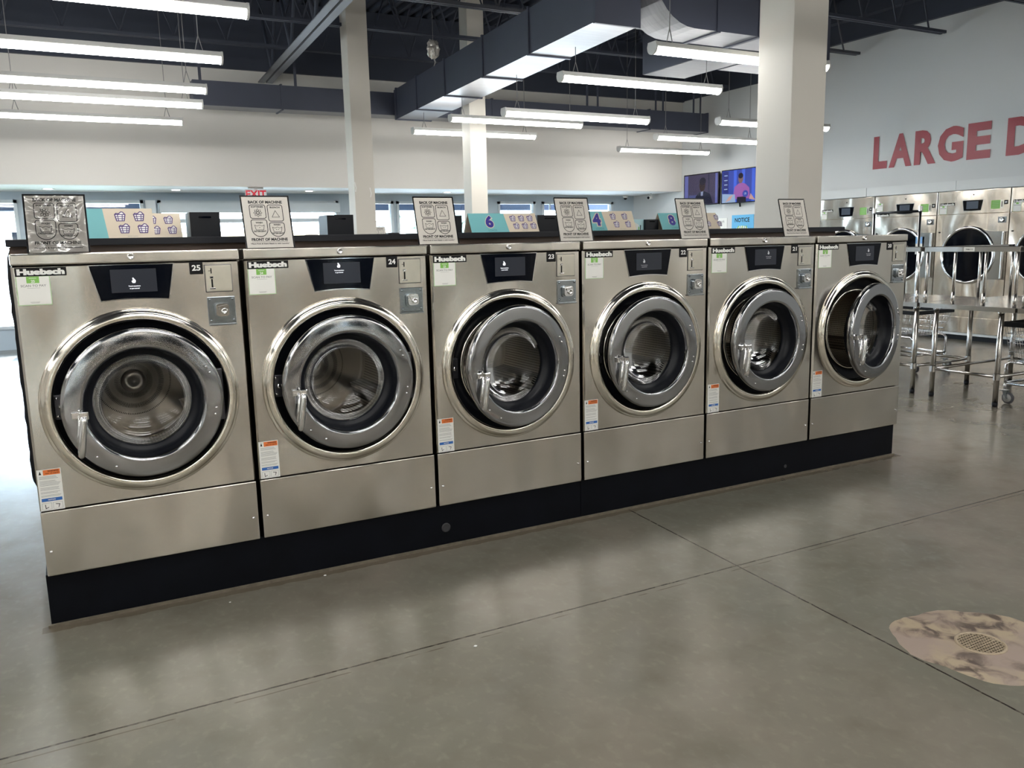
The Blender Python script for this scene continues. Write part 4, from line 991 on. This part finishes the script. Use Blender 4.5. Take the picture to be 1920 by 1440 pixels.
# ================================================================ dryers along the right wall
DX = 10.335; DW = .957
def fy(m, a, b, z0, z1, x0, x1, mi=0, bev=0): m.box(x0, x1, -b, -a, z0, z1, mi, bev)   # lx runs towards -y
def dryer(y0, num, lab, brand_low=False, paper=False, at=None, rot=0, grp='large stainless dryers along the right wall'):
    t = thing('tumble_dryer', lab, 'dryer', at or (DX, y0, 0), rot, grp)
    def d_body(m):
        # cabinet shell set back; open behind the door glass
        fy(m, .004, .02, .06, 1.897, .03, .040+.0); fy(m, .004, .953, .06, 1.897, .039, .042)
    def d_up(m): fy(m, .004, .953, 1.605, 1.897, 0, .038, 0, .004)
    def d_mid(m):
        R = .335; cx, cz = -.46, 1.09; hx0, hx1, hz0, hz1 = -.953, -.004, .30, 1.598; n = 72
        angs = sorted(set([2*PI*k/n for k in range(n)]+[math.atan2(z-cz, x-cx) % (2*PI) for x in (hx0, hx1) for z in (hz0, hz1)]))
        def out(a):
            c, s = math.cos(a), math.sin(a); q = 1e9
            if c > 1e-9: q = min(q, (hx1-cx)/c)
            if c < -1e-9: q = min(q, (hx0-cx)/c)
            if s > 1e-9: q = min(q, (hz1-cz)/s)
            if s < -1e-9: q = min(q, (hz0-cz)/s)
            return (cx+c*q, cz+s*q)
        A = [m.bm.verts.new((.0, cx+R*math.cos(a), cz+R*math.sin(a))) for a in angs]; B = [m.bm.verts.new((.0, *out(a))) for a in angs]; D = [m.bm.verts.new((.038, *out(a))) for a in angs]
        for i in range(len(angs)):
            j = (i+1) % len(angs); m.bm.faces.new((A[i], A[j], B[j], B[i])); m.bm.faces.new((B[i], B[j], D[j], D[i]))
    def d_low(m): fy(m, .004, .953, .095, .297, .0, .038, 0, .003)
    def d_kick(m): fy(m, .0, .957, 0, .062, .02, .04, 1); fy(m, .0, .957, .064, .092, -.004, .03, 0)
    def d_ring(m):
        m.lathe([(.366, 0), (.366, -.022), (.358, -.032), (.345, -.036), (.332, -.032), (.325, -.018), (.325, 0)], (0, -.46, 1.09), 'x', 72)
    def d_wing(m):
        pts = [(-.60, 1.42), (-.68, 1.395), (-.76, 1.383), (-.955, 1.379), (-.955, .79), (-.62, .79)]
        arc = [(-.46-.36*math.cos(a), 1.09+.36*math.sin(a)) for a in [math.radians(v) for v in range(-60, 66, 8)]]
        m.prism([(-.62, 1.415), (-.70, 1.392), (-.78, 1.382), (-.945, 1.379), (-.945, .79), (-.66, .79)]+arc, 'x', -.022, -.004)
    def d_handle(m): fy(m, .915, .942, .80, 1.375, -.050, -.022, 0, .006)
    def d_glass(m): m.lathe([(.326, -.018), (.20, -.026), (0, -.03)], (0, -.46, 1.09), 'x', 48)
    def d_back(m):
        m.lathe([(.335, .002), (.335, .026), (0, .026)], (0, -.46, 1.09), 'x', 48)
    def d_disp(m):
        m.prism([(-.345, 1.772), (-.612, 1.772), (-.588, 1.645), (-.47, 1.640), (-.368, 1.645)], 'x', -.006, .002, 0); m.prism([(-.338, 1.777), (-.619, 1.777), (-.594, 1.640), (-.47, 1.634), (-.362, 1.640)], 'x', -.002, .002, 1)
    def d_scr(m): fy(m, .40, .555, 1.665, 1.760, -.0075, -.005)
    def d_stk(m):
        fy(m, .718, .832, 1.654, 1.757, -.002, .001, 0); 
        fr = frame((-.0024, 0, 0), (0, -1, 0), (0, 0, 1))
        for z in (1.735, 1.715, 1.695, 1.675): m.ribbon(fr, [(.735, z), (.815, z)], .003, 3)
    def d_coin(m): fy(m, .834, .879, 1.656, 1.757, -.003, .001, 0)
    def d_slot(m): fy(m, .852, .860, 1.675, 1.74, -.0055, -.003, 0)
    def d_hole(m): m.lathe([(.008, .001), (.008, -.003), (.004, -.003), (.004, 0), (0, 0)], (0, -.484, 1.84), 'x', 16)
    def d_lock(m):
        fy(m, .82, .925, 1.483, 1.556, -.004, .002, 0, .002); m.lathe([(.028, 0), (.028, -.014), (.02, -.018), (.012, -.012), (0, -.012)], (-.004, -.874, 1.52), 'x', 20, 1)
    def d_pay(m):
        z = .0 if not brand_low else .08
        fy(m, .032, .130, 1.612+z, 1.717+z, -.002, .001, 0); fr = frame((-.0024, 0, 0), (0, -1, 0), (0, 0, 1))
        m.plane2(fr, [(.066, 1.697+z), (.098, 1.697+z), (.098, 1.716+z), (.066, 1.716+z)], 1); m.plane2(fr, [(.04, 1.682+z), (.122, 1.682+z), (.122, 1.687+z), (.04, 1.687+z)], 2)
        m.ribbon(fr, [(.032, 1.612+z), (.130, 1.612+z), (.130, 1.717+z), (.032, 1.717+z)], .003, 3, .0003, True)
    def d_brand(m):
        z = 0 if not brand_low else -.10
        fy(m, .032, .238, 1.716+z, 1.752+z, -.002, .001, 0); m.text(frame((-.0024, 0, 0), (0, -1, 0), (0, 0, 1)), 'Huebsch', .135, 1.733+z, .030, 1, .0003, .045, wd=.19)
    cpart('d_body', 'cabinet', d_body, STEEL_D, t); cpart('d_up', 'upper_panel', d_up, STEEL_D, t); cpart('d_mid', 'front_panel', d_mid, STEEL_D, t)
    cpart('d_low', 'lower_panel', d_low, STEEL_D, t); cpart('d_kick', 'kick_plate', d_kick, [TRIMW, BLACKP], t)
    cpart('d_back', 'drum', d_back, BLACKP, t)
    w_ = cpart('d_wing', 'door', d_wing, WINGM, t)
    cpart('d_ring', 'door_ring', d_ring, CHROME, w_); cpart('d_glass', 'door_glass', d_glass, BLACKG, w_); cpart('d_handle', 'handle', d_handle, STEEL_T, w_)
    ds = cpart('d_disp', 'control_display', d_disp, [BLACKG, CHROME], t); cpart('d_scr', 'screen', d_scr, em('dryer_screen', (.20, .25, .32), .3) if 'd_scr' not in _cache else CHROME, ds)
    cpart('d_stk', 'green_sticker', d_stk, [GREEN, BRASS, INK, LGREEN], t); cpart('d_slot', 'coin_slot', d_slot, INK, cpart('d_coin', 'coin_slot_plate', d_coin, BRASS, t)); cpart('d_hole', 'key_hole', d_hole, INK, t); cpart('d_lock', 'coin_box_lock', d_lock, [ZINC, CHROME], t)
    mb = MB(); d_pay(mb); mb.build('payment_sticker', [PAPERS, GREEN, GREY, LGREEN], t)
    mb = MB(); d_brand(mb); mb.build('brand_plate', [INK, WHITE], t)
    mb = MB(); fy(mb, .880, .928, 1.704, 1.752, -.002, .001, 0); mb.text(frame((-.0024, 0, 0), (0, -1, 0), (0, 0, 1)), num, .904, 1.728, .022, 1, .0003, .04); mb.build('number_tag', [INK, WHITE], t)
    mb = MB(); fy(mb, .035, .062, 1.372, 1.388, -.003, .001); mb.build('slot_cap', INK, t)
    if paper:
        mb = MB(); fy(mb, .70, .80, 1.10, 1.29, -.040, -.0385, 0); fy(mb, .70, .80, 1.24, 1.33, -.041, -.0388, 1)
        fr = frame((-.0415, 0, 0), (0, -1, 0), (0, 0, 1)); 
        for z in (1.20, 1.17, 1.14): mb.ribbon(fr, [(.715, z), (.785, z)], .004, 2)
        mb.build('door_notice', [WHITE, mat('notice_blue', (.2, .42, .75), .5), GREY], t)
    return t
dryer(5.752, '41', 'leftmost large dryer, half hidden behind washer 20 and the partition')
dryer(4.778, '40', 'large dryer with a white notice on its glass, behind the cart rail', True, True)
dryer(3.812, '39', 'large dryer directly behind the steel table rail with a full round door')
dryer(2.850, '38', 'large dryer cut off by the right picture edge')

rear = dryer(0, '30', 'unseen stainless dryer added opposite the washers for their steel to reflect', at=(6.2, YS+.06, 0), rot=-PI/2, grp='unseen dryers added along the wall facing the washers')  # unseen dryer bank, added to give the washer fronts reflections
rear.rotation_euler = (0, 0, -PI/2)
for k in range(1, 9):
    c = copy_tree(rear); c.location = (6.2-k*.96, YS+.06, 0)
# ================================================================ steel folding tables
def table(yc, lab, x0=6.56, depth=1.25, wy=.82, legy=(-.278, .278), tilt=0, lbl=False):
    t = thing('folding_table', lab, 'table', (x0, yc, 0), tilt, 'stainless folding tables'); a = wy/2; H = .795
    m = MB(); m.box(0, depth, -a, a, H-.004, H, 0, .001)
    for (q0, q1, r0, r1) in ((0, .004, -a, a), (depth-.004, depth, -a, a), (0, depth, -a, -a+.004), (0, depth, a-.004, a)): m.box(q0, q1, r0, r1, H-.038, H-.003)
    m.build('tabletop', STEEL_T, t)
    lx = (.045, depth-.10)
    for xx in lx:
        for yy in legy:
            m = MB(); m.tube([(xx, yy, .03), (xx, yy, H-.006)], .0205, 14); m.lathe([(.027, H-.05), (.027, H-.02), (.034, H-.006)], (xx, yy, 0), 'z', 16); m.lathe([(.026, .215), (.026, .265)], (xx, yy, 0), 'z', 16); leg = m.build('leg', STEEL_T, t)
            m = MB(); m.lathe([(0, 0), (.019, 0), (.022, .012), (.022, .035), (0, .035)], (xx, yy, 0), 'z', 14); m.build('rubber_foot', RUBBER, leg)
    y0_, y1_ = legy
    for p, q in (((lx[0], y0_), (lx[0], y1_)), ((lx[1], y0_), (lx[1], y1_)), ((lx[0], y0_), (lx[1], y0_)), ((lx[0], y1_), (lx[1], y1_))):
        m = MB(); m.tube([(p[0], p[1], .24), (q[0], q[1], .24)], .013, 10); m.build('stretcher', STEEL_T, t)
    # guard rail around the top
    m = MB(); z1 = 1.265; i_ = .012
    m.box(i_, i_+.006, -a+i_, a-i_, z1-.042, z1); m.box(i_, i_+.035, -a+i_, a-i_, z1-.004, z1)
    for s in (-1, 1): m.box(i_+.006, depth-.02, s*(a-i_)-.003, s*(a-i_)+.003, z1-.042, z1-.004)
    rail = m.build('guard_rail', STEEL_T, t)
    for yy in (-a+.03, -.13, .13, a-.03):
        m = MB(); m.tube([(i_+.018, yy, H), (i_+.018, yy, z1-.004)], .0125, 10); m.tube([(i_+.018, yy, H), (i_+.018, yy, H+.10)], .0155, 10); m.build('rail_post', STEEL_T, rail)
    for s in (-1, 1):
        m = MB(); m.tube([(depth-.03, s*(a-.03), H), (depth-.03, s*(a-.03), z1-.004)], .0125, 10); m.build('rail_post', STEEL_T, rail)
    if lbl:
        m = MB(); m.box(i_-.002, i_+.001, -.06+.02, .03+.02, z1-.040, z1-.006, 0); m.text(frame((i_-.0024, .045, z1-.023), (0, -1, 0), (0, 0, 1)), 'TABLE 12', .04, 0, .012, 1, .0003, .02, wd=.06); m.build('label_sticker', [PAPERS, INK], rail)
    return t
table(.852, 'stainless folding table with guard rail, nearest the washer row, white tag on rail', lbl=True)
table(1.69, 'stainless folding table partly hidden behind washer 20', depth=.90, legy=(-.375, .36))
table(.02, 'stainless folding table cut off by the right picture edge', legy=(-.30, .30))

# ================================================================ wire laundry carts
def cart(loc, wx, wy, rim_z, bot_z, bar, lab):
    t = thing('laundry_cart', lab, 'cart', loc, 0, 'chrome wire laundry carts'); a, b = wx/2, wy/2
    m = MB(); s = .82
    def ring(z, k, r=.003): m.tube([(-a*k, -b*k, z), (a*k, -b*k, z), (a*k, b*k, z), (-a*k, b*k, z), (-a*k, -b*k, z)], r, 5)
    for z in [bot_z+(rim_z-bot_z)*q/4 for q in range(1, 4)]: ring(z, s+(1-s)*(z-bot_z)/(rim_z-bot_z))
    n = 12
    for k in range(n+1):
        f = -1+2*k/n
        for sx in (-1, 1):
            m.tube([(sx*a*s, f*b*s, bot_z), (sx*a, f*b, rim_z)], .0018, 4); m.tube([(f*a*s, sx*b*s, bot_z), (f*a, sx*b, rim_z)], .0018, 4)
        m.tube([(-a*s, f*b*s, bot_z), (a*s, f*b*s, bot_z)], .0018, 4); m.tube([(f*a*s, -b*s, bot_z), (f*a*s, b*s, bot_z)], .0018, 4)
    m.build('wire_basket', CHROME, t)
    m = MB()
    for (q0, q1, r0, r1) in ((-a-.012, -a+.012, -b-.012, b+.012), (a-.012, a+.012, -b-.012, b+.012), (-a, a, -b-.012, -b+.012), (-a, a, b-.012, b+.012)): m.box(q0, q1, r0, r1, rim_z-.02, rim_z+.02, 0, .006)
    m.build('bumper_rim', BLACKP, t)
    m = MB(); zf = .17; ca, cb = a*.9, b*.9
    m.tube([(-ca, -cb, zf), (ca, -cb, zf), (ca, cb, zf), (-ca, cb, zf), (-ca, -cb, zf)], .012, 8)
    for sx in (-1, 1):
        m.tube([(sx*ca, -cb, zf), (sx*ca, -cb, bot_z-.03), (sx*ca, -cb+.03, bot_z-.008), (sx*ca, cb-.03, bot_z-.008), (sx*ca, cb, bot_z-.03), (sx*ca, cb, zf)], .011, 8)
        for sy in (-1, 1): m.tube([(sx*ca, sy*cb, zf), (sx*ca, sy*cb, .12)], .010, 8)
    m.build('frame', CHROME, t)
    for sx in (-1, 1):
        for sy in (-1, 1):
            x, y = sx*ca, sy*cb; m = MB(); m.lathe([(0, -.012), (.040, -.012), (.046, -.008), (.046, .008), (.040, .012), (0, .012)], (x+.02, y-.02, .0465), 'x', 24); m.lathe([(.036, -.0135), (.036, .0135)], (x+.02, y-.02, .0465), 'x', 24)
            c = m.build('caster_wheel', RUBG, t)
            m = MB(); m.lathe([(0, -.0145), (.033, -.0145), (.033, .0145), (0, .0145)], (x+.02, y-.02, .0465), 'x', 24); m.build('wheel_hub', HUBM, c)
            m = MB(); m.box(x-.022, x+.038, y-.028, y+.028, .105, .112)
            for k in (-.018, .018): m.prism([(y-.012, .105), (y+.02, .105), (y-.010, .04), (y-.028, .04)], 'x', x+.02+k-.002, x+.02+k+.002)
            m.build('caster_fork', ZINC, c)
    if bar:
        m = MB(); bx, y0_, y1_, zt = bar
        for yy in (y0_, y1_): m.tube([(bx, yy, .17), (bx, yy, zt)], .013, 10); m.lathe([(.02, -.03), (.02, .02)], (bx, yy, zt), 'z', 10)
        m.build('upright_pole', CHROME, t); m = MB(); m.tube([(bx, y0_, zt-.03), (bx, y1_, zt-.03)], .013, 10); m.build('hanging_rod', BLACKP, t)
    return t
cart((7.80, 2.38, 0), .56, .80, .60, .36, (-.04, -.20, .34, 1.625), 'chrome laundry cart with tall hanging bar, behind washer 20')
cart((6.98, .32, 0), .42, .66, .645, .35, None, 'chrome wire laundry cart with black rim under the table at the picture edge')

# ================================================================ floor drain
DR = Vector((2.79, -1.775, 0))
t = thing('floor_drain', 'round metal floor drain grate set in a stained concrete patch', 'drain', DR)
m = MB(); n = 72; ring = []
rr_ = [1+.05*math.sin(3*k*2*PI/n+1)+.03*math.sin(7*k*2*PI/n)+random.uniform(-.012, .012) for k in range(n)]
for rad, z in ((.078, .0015), (.20, .003), (.252, .0025), (.266, .0004)):
    ring.append([m.bm.verts.new((rad*(rr_[k] if rad > .15 else 1)*math.cos(2*PI*k/n)*1.0, rad*(rr_[k] if rad > .15 else 1)*math.sin(2*PI*k/n), z)) for k in range(n)])
for i in range(3):
    for k in range(n): f = m.bm.faces.new((ring[i][k], ring[i][(k+1) % n], ring[i+1][(k+1) % n], ring[i+1][k])); f.smooth = True
m.build('concrete_patch', PATCHM, t)
IRON = mat('worn_drain_metal', (.42, .34, .24), .45, .3, noise=(40, .3, (1, 1, 1))); HOLE = mat('drain_dark', (.003, .003, .003), .9, spec=.05)
m = MB(); m.lathe([(.080, .001), (.080, .005), (.074, .006), (.070, .004), (.070, .001)], seg=48, axis='z'); m.build('frame', IRON, t)
m = MB(); m.lathe([(0, .0012), (.0705, .0012)], axis='z', seg=48, m=1)
st = .0122; k = -5
for k in range(-5, 6):
    p = k*st; h = math.sqrt(max(0, .070**2-p*p))
    if h > .01:
        m.box(p-.0016, p+.0016, -h, h, .002, .0046); m.box(-h, h, p-.0016, p+.0016, .002, .0044)
for s in (-1, 1): m.lathe([(.006, .0046), (.004, .0055), (0, .0055)], (s*.052, -.01*s, 0), 'z', 10)
m.build('grate', [IRON, HOLE], t)
# small litter
for k, (x, y, s) in enumerate(((1.02, -.03, .006), (.62, -.10, .004), (1.30, -.92, .006), (1.15, -1.9, .003))):
    m = MB(); r = bmesh.ops.create_icosphere(m.bm, subdivisions=1, radius=s)
    for v in r['verts']: v.co = Vector((v.co.x*random.uniform(.8, 1.4), v.co.y, v.co.z*.4+s*.4))
    o = m.build('lint_scrap', WHITE); o.location = (x, y, 0)
    tag(o, ('white lint scrap on the floor along the plinth below washer 24', 'tiny lint scrap by the plinth below washer 25', 'white lint scrap lying on the long floor joint', 'tiny lint speck on the open floor')[k], 'litter', 'lint scraps on the floor')
